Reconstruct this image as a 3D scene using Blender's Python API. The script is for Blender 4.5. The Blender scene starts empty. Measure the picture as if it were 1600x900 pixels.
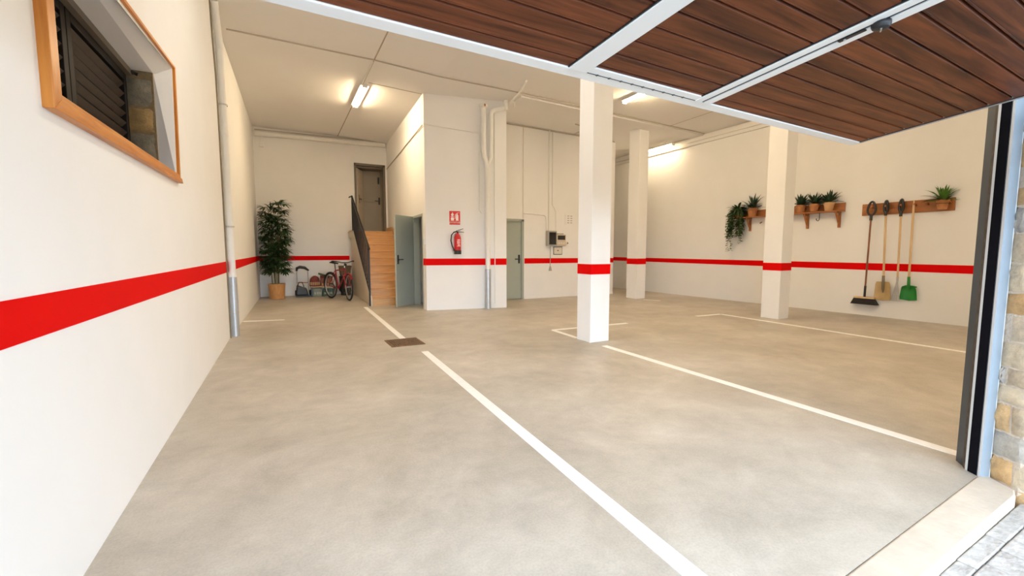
import bpy, math, random
from mathutils import Vector as V, Matrix
R = random.Random(11)
PI = math.pi
sc = bpy.context.scene
COL = sc.collection

# ------------------------------------------------------------------ materials
def mat(name, col, rough=.6, metal=0., spec=.5, var=0., scale=6., bump=0., bscale=60., emit=None, estr=0., island=0.):
    m = bpy.data.materials.new(name); m.use_nodes = True
    nt = m.node_tree; b = nt.nodes['Principled BSDF']
    b.inputs['Base Color'].default_value = (*col, 1)
    b.inputs['Roughness'].default_value = rough
    b.inputs['Metallic'].default_value = metal
    b.inputs['Specular IOR Level'].default_value = spec
    if emit:
        b.inputs['Emission Color'].default_value = (*emit, 1); b.inputs['Emission Strength'].default_value = estr
    tc = nt.nodes.new('ShaderNodeTexCoord')
    src = None
    if var > 0:
        n = nt.nodes.new('ShaderNodeTexNoise'); n.inputs['Scale'].default_value = scale; n.inputs['Detail'].default_value = 5
        nt.links.new(tc.outputs['Object'], n.inputs['Vector'])
        r = nt.nodes.new('ShaderNodeValToRGB')
        r.color_ramp.elements[0].position = .3; r.color_ramp.elements[1].position = .7
        r.color_ramp.elements[0].color = (*[max(0, c*(1-var)) for c in col], 1)
        r.color_ramp.elements[1].color = (*[min(1, c*(1+var)) for c in col], 1)
        nt.links.new(n.outputs['Fac'], r.inputs['Fac']); src = r.outputs['Color']
    if island > 0:
        g = nt.nodes.new('ShaderNodeNewGeometry'); mr = nt.nodes.new('ShaderNodeMapRange')
        mr.inputs['To Min'].default_value = 1-island; mr.inputs['To Max'].default_value = 1+island
        nt.links.new(g.outputs['Random Per Island'], mr.inputs['Value'])
        mx = nt.nodes.new('ShaderNodeMix'); mx.data_type = 'RGBA'; mx.blend_type = 'MULTIPLY'; mx.inputs[0].default_value = 1
        if src: nt.links.new(src, mx.inputs[6])
        else: mx.inputs[6].default_value = (*col, 1)
        nt.links.new(mr.outputs['Result'], mx.inputs[7]); src = mx.outputs[2]
    if src: nt.links.new(src, b.inputs['Base Color'])
    if bump > 0:
        n2 = nt.nodes.new('ShaderNodeTexNoise'); n2.inputs['Scale'].default_value = bscale; n2.inputs['Detail'].default_value = 6
        nt.links.new(tc.outputs['Object'], n2.inputs['Vector'])
        bp = nt.nodes.new('ShaderNodeBump'); bp.inputs['Strength'].default_value = bump; bp.inputs['Distance'].default_value = .01
        nt.links.new(n2.outputs['Fac'], bp.inputs['Height']); nt.links.new(bp.outputs['Normal'], b.inputs['Normal'])
    return m

def wood(name, dark, light, rough=.45, axis='X', scale=1.6, stretch=14., island=.12, spec=.5):
    m = bpy.data.materials.new(name); m.use_nodes = True
    nt = m.node_tree; b = nt.nodes['Principled BSDF']
    b.inputs['Roughness'].default_value = rough; b.inputs['Specular IOR Level'].default_value = spec
    tc = nt.nodes.new('ShaderNodeTexCoord'); g = nt.nodes.new('ShaderNodeNewGeometry')
    mul = nt.nodes.new('ShaderNodeVectorMath'); mul.operation = 'SCALE'; mul.inputs[0].default_value = (7, 13, 5)
    nt.links.new(g.outputs['Random Per Island'], mul.inputs['Scale'])
    add = nt.nodes.new('ShaderNodeVectorMath'); add.operation = 'ADD'
    nt.links.new(tc.outputs['Object'], add.inputs[0]); nt.links.new(mul.outputs[0], add.inputs[1])
    mp = nt.nodes.new('ShaderNodeMapping')
    mp.inputs['Scale'].default_value = {'X': (1, stretch, stretch), 'Y': (stretch, 1, stretch), 'Z': (stretch, stretch, 1)}[axis]
    nt.links.new(add.outputs[0], mp.inputs['Vector'])
    n = nt.nodes.new('ShaderNodeTexNoise'); n.inputs['Scale'].default_value = scale; n.inputs['Detail'].default_value = 8
    n.inputs['Roughness'].default_value = .62; n.inputs['Distortion'].default_value = .6
    nt.links.new(mp.outputs[0], n.inputs['Vector'])
    r = nt.nodes.new('ShaderNodeValToRGB'); r.color_ramp.elements[0].position = .33; r.color_ramp.elements[1].position = .68
    r.color_ramp.elements[0].color = (*dark, 1); r.color_ramp.elements[1].color = (*light, 1)
    nt.links.new(n.outputs['Fac'], r.inputs['Fac'])
    mr = nt.nodes.new('ShaderNodeMapRange'); mr.inputs['To Min'].default_value = 1-island; mr.inputs['To Max'].default_value = 1+island
    nt.links.new(g.outputs['Random Per Island'], mr.inputs['Value'])
    mx = nt.nodes.new('ShaderNodeMix'); mx.data_type = 'RGBA'; mx.blend_type = 'MULTIPLY'; mx.inputs[0].default_value = 1
    nt.links.new(r.outputs['Color'], mx.inputs[6]); nt.links.new(mr.outputs['Result'], mx.inputs[7])
    nt.links.new(mx.outputs[2], b.inputs['Base Color'])
    bp = nt.nodes.new('ShaderNodeBump'); bp.inputs['Strength'].default_value = .12; bp.inputs['Distance'].default_value = .004
    nt.links.new(n.outputs['Fac'], bp.inputs['Height']); nt.links.new(bp.outputs['Normal'], b.inputs['Normal'])
    return m

def concrete(name):
    m = bpy.data.materials.new(name); m.use_nodes = True
    nt = m.node_tree; b = nt.nodes['Principled BSDF']; L = nt.links
    tc = nt.nodes.new('ShaderNodeTexCoord')
    def noise(s, d, rg=.6, dist=0.):
        n = nt.nodes.new('ShaderNodeTexNoise'); n.inputs['Scale'].default_value = s; n.inputs['Detail'].default_value = d
        n.inputs['Roughness'].default_value = rg; n.inputs['Distortion'].default_value = dist
        L.new(tc.outputs['Object'], n.inputs['Vector']); return n
    n1 = noise(.75, 8, .66, .5); n2 = noise(3.2, 10, .72, .3); n3 = noise(90, 3)
    r1 = nt.nodes.new('ShaderNodeValToRGB'); r1.color_ramp.elements[0].position = .3; r1.color_ramp.elements[1].position = .72
    r1.color_ramp.elements[0].color = (.41, .363, .293, 1); r1.color_ramp.elements[1].color = (.61, .56, .48, 1)
    L.new(n1.outputs['Fac'], r1.inputs['Fac'])
    r2 = nt.nodes.new('ShaderNodeValToRGB'); r2.color_ramp.elements[0].position = .28; r2.color_ramp.elements[1].position = .7
    r2.color_ramp.elements[0].color = (.74, .735, .73, 1); r2.color_ramp.elements[1].color = (1.06, 1.06, 1.06, 1)
    L.new(n2.outputs['Fac'], r2.inputs['Fac'])
    r3 = nt.nodes.new('ShaderNodeValToRGB'); r3.color_ramp.elements[0].position = .3; r3.color_ramp.elements[1].position = .6
    r3.color_ramp.elements[0].color = (.9, .9, .9, 1); r3.color_ramp.elements[1].color = (1.03, 1.03, 1.03, 1)
    L.new(n3.outputs['Fac'], r3.inputs['Fac'])
    m1 = nt.nodes.new('ShaderNodeMix'); m1.data_type = 'RGBA'; m1.blend_type = 'MULTIPLY'; m1.inputs[0].default_value = 1
    m2 = nt.nodes.new('ShaderNodeMix'); m2.data_type = 'RGBA'; m2.blend_type = 'MULTIPLY'; m2.inputs[0].default_value = 1
    L.new(r1.outputs['Color'], m1.inputs[6]); L.new(r2.outputs['Color'], m1.inputs[7])
    L.new(m1.outputs[2], m2.inputs[6]); L.new(r3.outputs['Color'], m2.inputs[7])
    L.new(m2.outputs[2], b.inputs['Base Color'])
    rr = nt.nodes.new('ShaderNodeMapRange'); rr.inputs['To Min'].default_value = .34; rr.inputs['To Max'].default_value = .56
    L.new(n2.outputs['Fac'], rr.inputs['Value']); L.new(rr.outputs['Result'], b.inputs['Roughness'])
    b.inputs['Specular IOR Level'].default_value = .4
    bp = nt.nodes.new('ShaderNodeBump'); bp.inputs['Strength'].default_value = .08; bp.inputs['Distance'].default_value = .004
    L.new(n3.outputs['Fac'], bp.inputs['Height']); L.new(bp.outputs['Normal'], b.inputs['Normal'])
    return m

def stone_mat(name, cols, rough=.85):
    m = bpy.data.materials.new(name); m.use_nodes = True
    nt = m.node_tree; b = nt.nodes['Principled BSDF']; L = nt.links
    b.inputs['Roughness'].default_value = rough; b.inputs['Specular IOR Level'].default_value = .25
    g = nt.nodes.new('ShaderNodeNewGeometry'); tc = nt.nodes.new('ShaderNodeTexCoord')
    r = nt.nodes.new('ShaderNodeValToRGB'); r.color_ramp.interpolation = 'CONSTANT'
    els = r.color_ramp.elements
    while len(els) < len(cols): els.new(.5)
    for i, c in enumerate(cols): els[i].position = i/len(cols); els[i].color = (*c, 1)
    L.new(g.outputs['Random Per Island'], r.inputs['Fac'])
    n = nt.nodes.new('ShaderNodeTexNoise'); n.inputs['Scale'].default_value = 14; n.inputs['Detail'].default_value = 9; n.inputs['Roughness'].default_value = .7
    L.new(tc.outputs['Object'], n.inputs['Vector'])
    r2 = nt.nodes.new('ShaderNodeValToRGB'); r2.color_ramp.elements[0].position = .3; r2.color_ramp.elements[1].position = .7
    r2.color_ramp.elements[0].color = (.6, .6, .62, 1); r2.color_ramp.elements[1].color = (1.2, 1.16, 1.08, 1)
    L.new(n.outputs['Fac'], r2.inputs['Fac'])
    mx = nt.nodes.new('ShaderNodeMix'); mx.data_type = 'RGBA'; mx.blend_type = 'MULTIPLY'; mx.inputs[0].default_value = 1
    L.new(r.outputs['Color'], mx.inputs[6]); L.new(r2.outputs['Color'], mx.inputs[7]); L.new(mx.outputs[2], b.inputs['Base Color'])
    bp = nt.nodes.new('ShaderNodeBump'); bp.inputs['Strength'].default_value = .7; bp.inputs['Distance'].default_value = .012
    L.new(n.outputs['Fac'], bp.inputs['Height']); L.new(bp.outputs['Normal'], b.inputs['Normal'])
    return m

M = dict(
    wall=mat('white_wall_paint', (.835, .828, .812), .75, spec=.25, var=.012, scale=2.5, bump=.05, bscale=45),
    ceil=mat('white_ceiling_paint', (.83, .81, .785), .85, spec=.2, var=.015, scale=1.2, bump=.05, bscale=40),
    red=mat('red_stripe_paint', (.69, .001, .0015), .6, spec=.06, var=.02, scale=3),
    white=mat('white_line_paint', (.86, .85, .82), .6, spec=.3, var=.04, scale=20),
    seam=mat('ceiling_joint', (.42, .37, .31), .9, spec=.1),
    floor=concrete('polished_concrete'),
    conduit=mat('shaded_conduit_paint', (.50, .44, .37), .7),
    pipe=mat('white_pvc', (.80, .79, .75), .4, var=.02),
    sleeve=mat('galvanised_sleeve', (.50, .53, .56), .38, metal=.55, var=.06, scale=10),
    frame_w=mat('white_steel_frame', (.80, .81, .80), .35, var=.015),
    edge_m=mat('grey_door_edge', (.42, .43, .43), .4, metal=.3),
    plank=wood('mahogany_planks', (.052, .013, .005), (.225, .064, .022), .42, 'X', 1.7, 16, .20, spec=.22),
    pine=wood('varnished_pine', (.45, .135, .014), (.64, .25, .034), .35, 'Z', 2.2, 10, .05),
    piney=wood('varnished_pine_bar', (.45, .135, .014), (.64, .25, .034), .35, 'Y', 2.2, 10, .05),
    shelfw=wood('brown_shelf_wood', (.27, .085, .018), (.42, .16, .042), .45, 'Y', 2.5, 10, .07),
    stairw=wood('beech_steps', (.52, .275, .105), (.66, .39, .17), .35, 'X', 2.0, 9, .06),
    handle_d=wood('dark_broom_handle', (.16, .05, .02), (.28, .10, .045), .45, 'Z', 3, 10, .02),
    handle_l=wood('pale_ash_handle', (.60, .40, .20), (.74, .54, .31), .5, 'Z', 3, 10, .02),
    black=mat('black_plastic', (.012, .012, .013), .45, var=.1, scale=20),
    iron=mat('black_iron', (.014, .013, .013), .42, metal=.2, var=.1, scale=30),
    rubber=mat('black_rubber', (.016, .016, .016), .8, var=.15, scale=30),
    louvre=mat('dark_louvre_paint', (.011, .009, .008), .6, spec=.2, var=.15, scale=10),
    steel=mat('brushed_steel', (.55, .55, .54), .35, metal=.85, var=.05, scale=30),
    greydoor=mat('grey_green_door_paint', (.37, .405, .355), .42, var=.02, scale=3),
    browndoor=mat('taupe_door_paint', (.33, .29, .235), .5, var=.04, scale=4),
    darkframe=mat('dark_taupe_frame', (.15, .125, .095), .5, var=.05, scale=4),
    cream=mat('cream_paint', (.70, .62, .50), .6, var=.03, scale=5),
    slat=mat('louvre_slat_paint', (.060, .046, .036), .5, spec=.3, var=.15, scale=10),
    blue=mat('blue_grey_steel', (.28, .335, .38), .4, metal=.2, var=.05, scale=6),
    dgrey=mat('dark_grey_steel', (.048, .062, .076), .45, metal=.2, var=.1, scale=8),
    rust=mat('rusty_track', (.075, .058, .045), .7, metal=.3, var=.5, scale=25),
    chan=mat('black_channel', (.004, .004, .007), .8, spec=.08),
    lightedge=mat('light_steel_edge', (.66, .70, .73), .35, metal=.3),
    redpaint=mat('red_gloss_paint', (.55, .012, .018), .28, var=.05, scale=9),
    bikered=mat('dark_red_enamel', (.27, .010, .016), .3, var=.05, scale=9),
    signred=mat('red_sign_plastic', (.66, .02, .02), .45),
    signwhite=mat('white_print', (.88, .80, .74), .5),
    terra=mat('terracotta', (.50, .215, .085), .75, var=.1, scale=12, bump=.1),
    terral=mat('pale_terracotta', (.66, .40, .20), .75, var=.07, scale=12, bump=.1),
    tan=wood('woven_tan_pot', (.46, .22, .075), (.62, .33, .125), .6, 'Z', 6, 5, .03),
    soil=mat('dark_soil', (.045, .028, .018), .95, var=.4, scale=60),
    leaf=mat('deep_green_leaf', (.030, .075, .020), .45, var=.3, scale=5, island=.45),
    leafd=mat('dark_green_leaf', (.022, .058, .026), .45, var=.3, scale=8, island=.4),
    leafl=mat('fresh_green_leaf', (.085, .19, .030), .45, var=.25, scale=12, island=.35),
    leafv=mat('vine_leaf', (.045, .10, .030), .5, var=.3, scale=10, island=.5),
    cane=mat('green_brown_cane', (.20, .17, .06), .6, var=.3, scale=15),
    green=mat('green_plastic', (.012, .20, .028), .4, var=.08, scale=6),
    beigeblade=mat('beige_scoop', (.50, .35, .16), .45, var=.12, scale=8),
    socket=mat('grey_brown_socket', (.22, .18, .12), .5, metal=.3, var=.1),
    bristle=mat('black_bristle', (.018, .016, .016), .9, var=.3, scale=60, bump=.5, bscale=150),
    meter=mat('grey_meter_case', (.40, .375, .32), .5, var=.03),
    beige=mat('beige_box_plastic', (.60, .52, .42), .5, var=.03),
    glassd=mat('dark_window', (.012, .011, .010), .12, spec=.7),
    plate=mat('ivory_plate', (.74, .68, .58), .5),
    grate=mat('rusted_grate', (.20, .115, .06), .65, metal=.35, var=.5, scale=40),
    pit=mat('drain_pit_dirt', (.05, .028, .014), .95, var=.5, scale=30),
    sill=mat('travertine_sill', (.57, .485, .385), .55, var=.10, scale=7, bump=.2, bscale=30),
    pave=mat('grey_paving', (.42, .385, .345), .9, var=.22, scale=16, bump=1.0, bscale=28),
    grit=mat('grey_grit', (.36, .34, .315), .95, var=.25, scale=40, bump=.9, bscale=60),
    mortar=mat('sand_mortar', (.56, .47, .37), .95, var=.10, scale=30, bump=.6, bscale=80),
    stone=stone_mat('facade_stone', [(.56, .46, .33), (.58, .39, .20), (.37, .345, .31), (.60, .50, .36), (.54, .35, .17), (.44, .405, .35), (.62, .52, .39)]),
    stonew=stone_mat('window_stone', [(.40, .28, .13), (.26, .24, .19), (.32, .24, .14), (.44, .32, .17)]),
    joint=mat('dark_joint', (.24, .18, .10), .95, var=.2, scale=30),
    tube=mat('lit_tube', (1, .95, .85), .4, emit=(1, .765, .47), estr=205.),
    tubew=mat('lit_tube_wall', (1, .95, .85), .4, emit=(1, .76, .47), estr=48.),
    tubefill=mat('fill_tube_cool', (1, .97, .92), .4, emit=(1, .92, .80), estr=170.),  # cooler glow for the added fill lamp
    rim=mat('aluminium_rim', (.42, .42, .42), .3, metal=.7),
    green2=mat('olive_crate', (.17, .20, .15), .55, var=.2, scale=10),
    crate_g=mat('green_crate', (.03, .10, .07), .5, var=.2, scale=10),
    canvas=mat('dark_green_canvas', (.035, .055, .02), .8, var=.3, scale=12),
    maroon=mat('maroon_cloth', (.16, .03, .03), .8, var=.3, scale=20),
    brownbox=mat('brown_leather_case', (.20, .06, .035), .6, var=.2, scale=15),
    board=wood('plank_board', (.38, .25, .12), (.55, .38, .20), .6, 'X', 3, 10, .03),
    wicker=mat('brown_wicker', (.12, .085, .05), .8, var=.4, scale=60, bump=.5, bscale=90),
    chrome=mat('chrome', (.75, .75, .75), .15, metal=1.),
)

# ------------------------------------------------------------------ mesh builder
class MB:
    def __init__(s): s.v = []; s.f = []
    def add(s, vs, fs):
        o = len(s.v); s.v += [tuple(x) for x in vs]; s.f += [tuple(i+o for i in f) for f in fs]; return s
    def hexa(s, p):   # 8 points: bottom ring 0-3 (ccw from above), top ring 4-7
        return s.add(p, [(3, 2, 1, 0), (4, 5, 6, 7), (0, 1, 5, 4), (1, 2, 6, 5), (2, 3, 7, 6), (3, 0, 4, 7)])
    def box(s, x0, x1, y0, y1, z0, z1):
        return s.hexa([(x0, y0, z0), (x1, y0, z0), (x1, y1, z0), (x0, y1, z0), (x0, y0, z1), (x1, y0, z1), (x1, y1, z1), (x0, y1, z1)])
    def obox(s, c, ex, ey, ez):
        c = V(c); ex = V(ex); ey = V(ey); ez = V(ez)
        return s.hexa([c-ex-ey-ez, c+ex-ey-ez, c+ex+ey-ez, c-ex+ey-ez, c-ex-ey+ez, c+ex-ey+ez, c+ex+ey+ez, c-ex+ey+ez])
    def bar(s, p, q, w, h, up=(0, 0, 1)):
        p = V(p); q = V(q); d = (q-p); up = V(up)
        if abs(d.normalized().dot(up)) > .98: up = V((1, 0, 0))
        side = d.cross(up).normalized(); u2 = side.cross(d).normalized()
        return s.obox((p+q)/2, d/2, u2.cross(d).normalized()*w/2, u2*h/2)
    def tube(s, pts, r, n=10, cap=True):
        pts = [V(p) for p in pts]; k = len(pts); rs = r if isinstance(r, (list, tuple)) else [r]*k
        t = [((pts[min(i+1, k-1)]-pts[max(i-1, 0)])).normalized() for i in range(k)]
        a = V((0, 0, 1)) if abs(t[0].z) < .9 else V((1, 0, 0))
        nrm = (a - t[0]*a.dot(t[0])).normalized(); vs = []
        for i in range(k):
            nrm = (nrm - t[i]*nrm.dot(t[i])).normalized(); b = t[i].cross(nrm)
            for j in range(n):
                an = 2*PI*j/n; vs.append(pts[i] + (nrm*math.cos(an)+b*math.sin(an))*rs[i])
        fs = [(i*n+j, i*n+(j+1) % n, (i+1)*n+(j+1) % n, (i+1)*n+j) for i in range(k-1) for j in range(n)]
        if cap: fs += [tuple(range(n-1, -1, -1)), tuple((k-1)*n+j for j in range(n))]
        return s.add(vs, fs)
    def ring(s, c, axis, Rr, r, n=32, m=8):   # torus
        c = V(c); ax = V(axis).normalized(); a = V((0, 0, 1)) if abs(ax.z) < .9 else V((1, 0, 0))
        u = (a-ax*a.dot(ax)).normalized(); w = ax.cross(u); vs = []
        rw, rh = r if isinstance(r, tuple) else (r, r)
        for i in range(n):
            an = 2*PI*i/n; d = u*math.cos(an)+w*math.sin(an)
            for j in range(m):
                bn = 2*PI*j/m; vs.append(c+d*(Rr+rh*math.cos(bn))+ax*rw*math.sin(bn))
        return s.add(vs, [(i*m+j, ((i+1) % n)*m+j, ((i+1) % n)*m+(j+1) % m, i*m+(j+1) % m) for i in range(n) for j in range(m)])
    def lathe(s, prof, c, n=24, axis=None):
        c = V(c); k = len(prof)
        ax = V(axis).normalized() if axis else V((0, 0, 1))
        a = V((1, 0, 0)) if abs(ax.x) < .9 else V((0, 1, 0))
        u = (a-ax*a.dot(ax)).normalized(); w = ax.cross(u)
        vs = [c+(u*math.cos(2*PI*j/n)+w*math.sin(2*PI*j/n))*r+ax*z for r, z in prof for j in range(n)]
        fs = [(i*n+j, i*n+(j+1) % n, (i+1)*n+(j+1) % n, (i+1)*n+j) for i in range(k-1) for j in range(n)]
        fs += [tuple(range(n-1, -1, -1)), tuple((k-1)*n+j for j in range(n))]
        return s.add(vs, fs)
    def prism(s, poly, vec):
        k = len(poly); vec = V(vec); vs = [V(p) for p in poly]+[V(p)+vec for p in poly]
        return s.add(vs, [tuple(range(k-1, -1, -1)), tuple(range(k, 2*k))]+[(i, (i+1) % k, k+(i+1) % k, k+i) for i in range(k)])
    def leaf(s, base, d, length, width, droop=.3, n=5, fold=.25):
        base = V(base); d = V(d).normalized(); side = d.cross(V((0, 0, 1)))
        side = side.normalized() if side.length > .05 else V((1, 0, 0))
        p = base.copy(); vs = []; st = length/n
        for i in range(n+1):
            t = i/n; w = width*(math.sin(PI*min(1, .12+t*.88))**.7)*.5 if i < n else 0.0008
            up = side.cross(d).normalized()
            vs += [p-side*w+up*w*fold, p.copy(), p+side*w+up*w*fold]
            p = p+d*st; d = (d+V((0, 0, -droop/n))).normalized()
        fs = []
        for i in range(n):
            a = i*3; fs += [(a, a+1, a+4, a+3), (a+1, a+2, a+5, a+4)]
        return s.add(vs, fs)
    def build(s, name, m, parent=None, bev=0., smooth=False, origin=None, fix=True):
        base = V((0, 0, 0)); p = parent
        while p is not None: base += p.location; p = p.parent
        o0 = V(origin) if origin is not None else V((0, 0, 0))
        off = base+o0
        me = bpy.data.meshes.new(name)
        me.from_pydata([V(x)-off for x in s.v], [], s.f); me.update()
        if fix:
            import bmesh
            bm = bmesh.new(); bm.from_mesh(me); bmesh.ops.recalc_face_normals(bm, faces=bm.faces); bm.to_mesh(me); bm.free()
        me.materials.append(m)
        if smooth:
            for pl in me.polygons: pl.use_smooth = True
            try: me.set_sharp_from_angle(angle=math.radians(38))
            except Exception: pass
        o = bpy.data.objects.new(name, me); COL.objects.link(o); o.location = o0
        if parent is not None: o.parent = parent
        if bev:
            b = o.modifiers.new('bevel', 'BEVEL'); b.width = bev; b.segments = 2; b.limit_method = 'ANGLE'; b.angle_limit = math.radians(40)
        return o

def tag(o, label, cat, group=None, kind=None):
    o['label'] = label; o['category'] = cat
    if group: o['group'] = group
    if kind: o['kind'] = kind
    return o
def thing(name, loc, label, cat, group=None, kind=None):
    o = bpy.data.objects.new(name, None); COL.objects.link(o); o.location = loc; o.empty_display_size = .05
    return tag(o, label, cat, group, kind)
def lab(o, s): o['label'] = s; return o
def copy_tree(o, parent=None):
    c = o.copy(); COL.objects.link(c)
    if parent is not None: c.parent = parent
    for ch in list(o.children): copy_tree(ch, c)
    return c
def struct(o, label, cat): return tag(o, label, cat, kind='structure')

# ------------------------------------------------------------------ camera
cam = bpy.data.cameras.new('camera'); co = bpy.data.objects.new('camera', cam); COL.objects.link(co)
yaw, pit = math.radians(28.0), math.radians(4.93)
co.location = (0, 0, 1.25); co.rotation_euler = (PI/2-pit, 0, -yaw)
cam.sensor_width = 36; cam.lens = 672/1600*36; cam.clip_start = .02; cam.clip_end = 300
sc.camera = co

# ------------------------------------------------------------------ floor
fl = MB().prism([(-1.1, .70, -.12), (1.866, .773, -.12), (3.42, .812, -.12), (3.60, .802, -.12), (10.2, .802, -.12), (10.2, 13.75, -.12), (-1.1, 13.75, -.12)], (0, 0, .12))
floor = struct(fl.build('floor', M['floor']), 'polished pale concrete garage floor with painted white bay lines', 'floor')
def line(pts, w):
    m = MB()
    for (a, b) in zip(pts, pts[1:]):
        a = V((*a, 0)); b = V((*b, 0)); d = (b-a).normalized(); sd = V((-d.y, d.x, 0))*w/2
        m.hexa([a-sd-V((0, 0, .001)), b-sd-V((0, 0, .001)), b+sd-V((0, 0, .001)), a+sd-V((0, 0, .001)), a-sd+V((0, 0, .0025)), b-sd+V((0, 0, .0025)), b+sd+V((0, 0, .0025)), a+sd+V((0, 0, .0025))])
    return m.build('painted_line', M['white'], floor)
lab(line([(1.585, 9.95), (1.47, 6.09)], .085), 'white line running from the steps to the drain grate')
lab(line([(1.515, 5.17), (1.345, .80)], .085), 'long white line running from the drain grate towards the sill')
lab(line([(3.705, 4.37), (3.635, .955)], .09), 'white line running from the front pillar to the door track')
lab(line([(3.70, 4.95), (3.73, 5.64), (5.23, 5.585)], .075), 'white corner line around the front pillar')
lab(line([(6.97, 5.56), (7.62, 5.52), (7.40, 1.6)], .08), 'white bay line in the right part of the floor')
lab(line([(-.70, 8.93), (-.02, 8.78)], .09), 'short white line beside the left wall')
lab(line([(8.15, 8.12), (8.35, 7.75)], .06), 'short white line in front of the rear pillar')

# ------------------------------------------------------------------ ceiling
prof = [(-1.1, 4.52), (1.5, 4.50), (2.64, 4.43), (4.4, 4.42), (10.2, 4.325)]
m = MB()
m.prism([(x, .8, z) for x, z in prof]+[(10.2, .8, 4.75), (-1.1, .8, 4.75)], (0, 12.95, 0))
ceiling = struct(m.build('ceiling', M['ceil']), 'high white plaster ceiling with faint panel joints', 'ceiling')
def zc(x):
    for (a, za), (b, zb) in zip(prof, prof[1:]):
        if a <= x <= b: return za+(zb-za)*(x-a)/(b-a)
m = MB()
m.box(1.505, 1.525, 1.0, 9.03, zc(1.515)-.004, zc(1.515)+.01); m.box(1.505, 1.525, 10.32, 13.4, zc(1.515)-.004, zc(1.515)+.01)
m.build('joint', M['seam'], ceiling)
m = MB(); m.bar((8.64, 7.86, zc(8.64)), (8.45, 2, zc(8.45)), .02, .008); m.build('joint', M['seam'], ceiling)
m = MB(); m.bar((1.6, 8.92, zc(1.6)), (2.63, 8.86, zc(2.63)), .02, .008); m.build('joint', M['seam'], ceiling)
# shallow beam across the right part
m = MB(); m.hexa([(4.42, 7.92, zc(4.42)-.045), (9.97, 7.92, zc(9.97)-.045), (9.97, 8.36, zc(9.97)-.045), (4.42, 8.36, zc(4.42)-.045),
                  (4.42, 7.92, zc(4.42)+.02), (9.97, 7.92, zc(9.97)+.02), (9.97, 8.36, zc(9.97)+.02), (4.42, 8.36, zc(4.42)+.02)])
m.build('beam', M['ceil'], ceiling)

# ------------------------------------------------------------------ walls
def quad(m, *p): m.add(p, [tuple(range(len(p)))])
# left wall, with a splayed window opening
XL = lambda y: (-.736+.003*y) if y < 7.35 else -.714+(y-7.35)*.0226
WIN = [(2.215, 1.80), (4.345, 1.83), (4.43, 2.70), (2.215, 2.50)]          # visible plaster edge (y,z)
WIN2 = [(2.215, 1.75), (4.37, 1.75), (4.37, 2.62), (2.215, 2.62)]          # opening at mid depth
m = MB(); Y0, Y1 = .80, 5.2
OUT = [(Y0, 0), (Y1, 0), (Y1, 4.6), (Y0, 4.6)]
for i in range(4):
    j = (i+1) % 4; a, b, c, d = OUT[i], OUT[j], WIN[j], WIN[i]
    quad(m, *[(XL(y), y, z) for y, z in (a, b, c, d)])
    c2, d2 = WIN2[j], WIN2[i]
    quad(m, (XL(d[0]), *d), (XL(c[0]), *c), (-.83, *c2), (-.83, *d2))
    quad(m, (-.83, *d2), (-.83, *c2), (-1.08, *c2), (-1.08, *d2))
    quad(m, *[(-1.08, y, z) for y, z in (a, b, c2, d2)])
for (a, b) in [(5.2, 7.35), (7.35, 13.7)]:
    m.hexa([(XL(a), a, 0), (XL(a), a, 4.6), (XL(b), b, 4.6), (XL(b), b, 0), (-1.08, a, 0), (-1.08, a, 4.6), (-1.08, b, 4.6), (-1.08, b, 0)])
wl = struct(m.build('wall_left', M['wall'], fix=False), 'long white left wall with red stripe and louvred window', 'wall')
def stripe(parent, pts, normal):
    """pts: list of (x,y,zbot,ztop); a thin coat of paint proud of the wall"""
    m = MB(); n = V(normal)
    for a, b in zip(pts, pts[1:]):
        A0, A1, B0, B1 = V((a[0], a[1], a[2])), V((a[0], a[1], a[3])), V((b[0], b[1], b[2])), V((b[0], b[1], b[3]))
        m.hexa([A0-n*.002, B0-n*.002, B1-n*.002, A1-n*.002, A0+n*.003, B0+n*.003, B1+n*.003, A1+n*.003])
    return m.build('painted_stripe', M['red'], parent)
stripe(wl, [(XL(.8), .8, .968, 1.104), (XL(4), 4, .956, 1.102), (XL(7.35), 7.35, .945, 1.099), (XL(13.46), 13.46, .985, 1.11)], (1, 0, 0))
# back wall with the raised doorway
m = MB(); YB = lambda x: 13.47-.03*x
def bw(x0, x1, z0, z1, t=.3):
    m.hexa([(x0, YB(x0), z0), (x1, YB(x1), z0), (x1, YB(x1)+t, z0), (x0, YB(x0)+t, z0), (x0, YB(x0), z1), (x1, YB(x1), z1), (x1, YB(x1)+t, z1), (x0, YB(x0)+t, z1)])
bw(-.75, 1.94, 0, 4.6); bw(2.80, 10.2, 0, 4.6); bw(1.94, 2.80, 3.79, 4.6); bw(1.94, 2.80, 0, 1.78)
wb = struct(m.build('wall_back', M['wall']), 'white back wall behind the palm and the bicycle', 'wall')
stripe(wb, [(-.575, YB(-.575), .985, 1.11), (1.73, YB(1.73), .985, 1.11)], (0, -1, 0))
m = MB(); m.hexa([(-.57, YB(-.57)-.012, 0), (1.72, YB(1.72)-.012, 0), (1.72, YB(1.72), 0), (-.57, YB(-.57), 0), (-.57, YB(-.57)-.012, .07), (1.72, YB(1.72)-.012, .07), (1.72, YB(1.72), .07), (-.57, YB(-.57), .07)])
struct(m.build('baseboard_back', M['wall']), 'low white baseboard along the back wall', 'baseboard')
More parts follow.
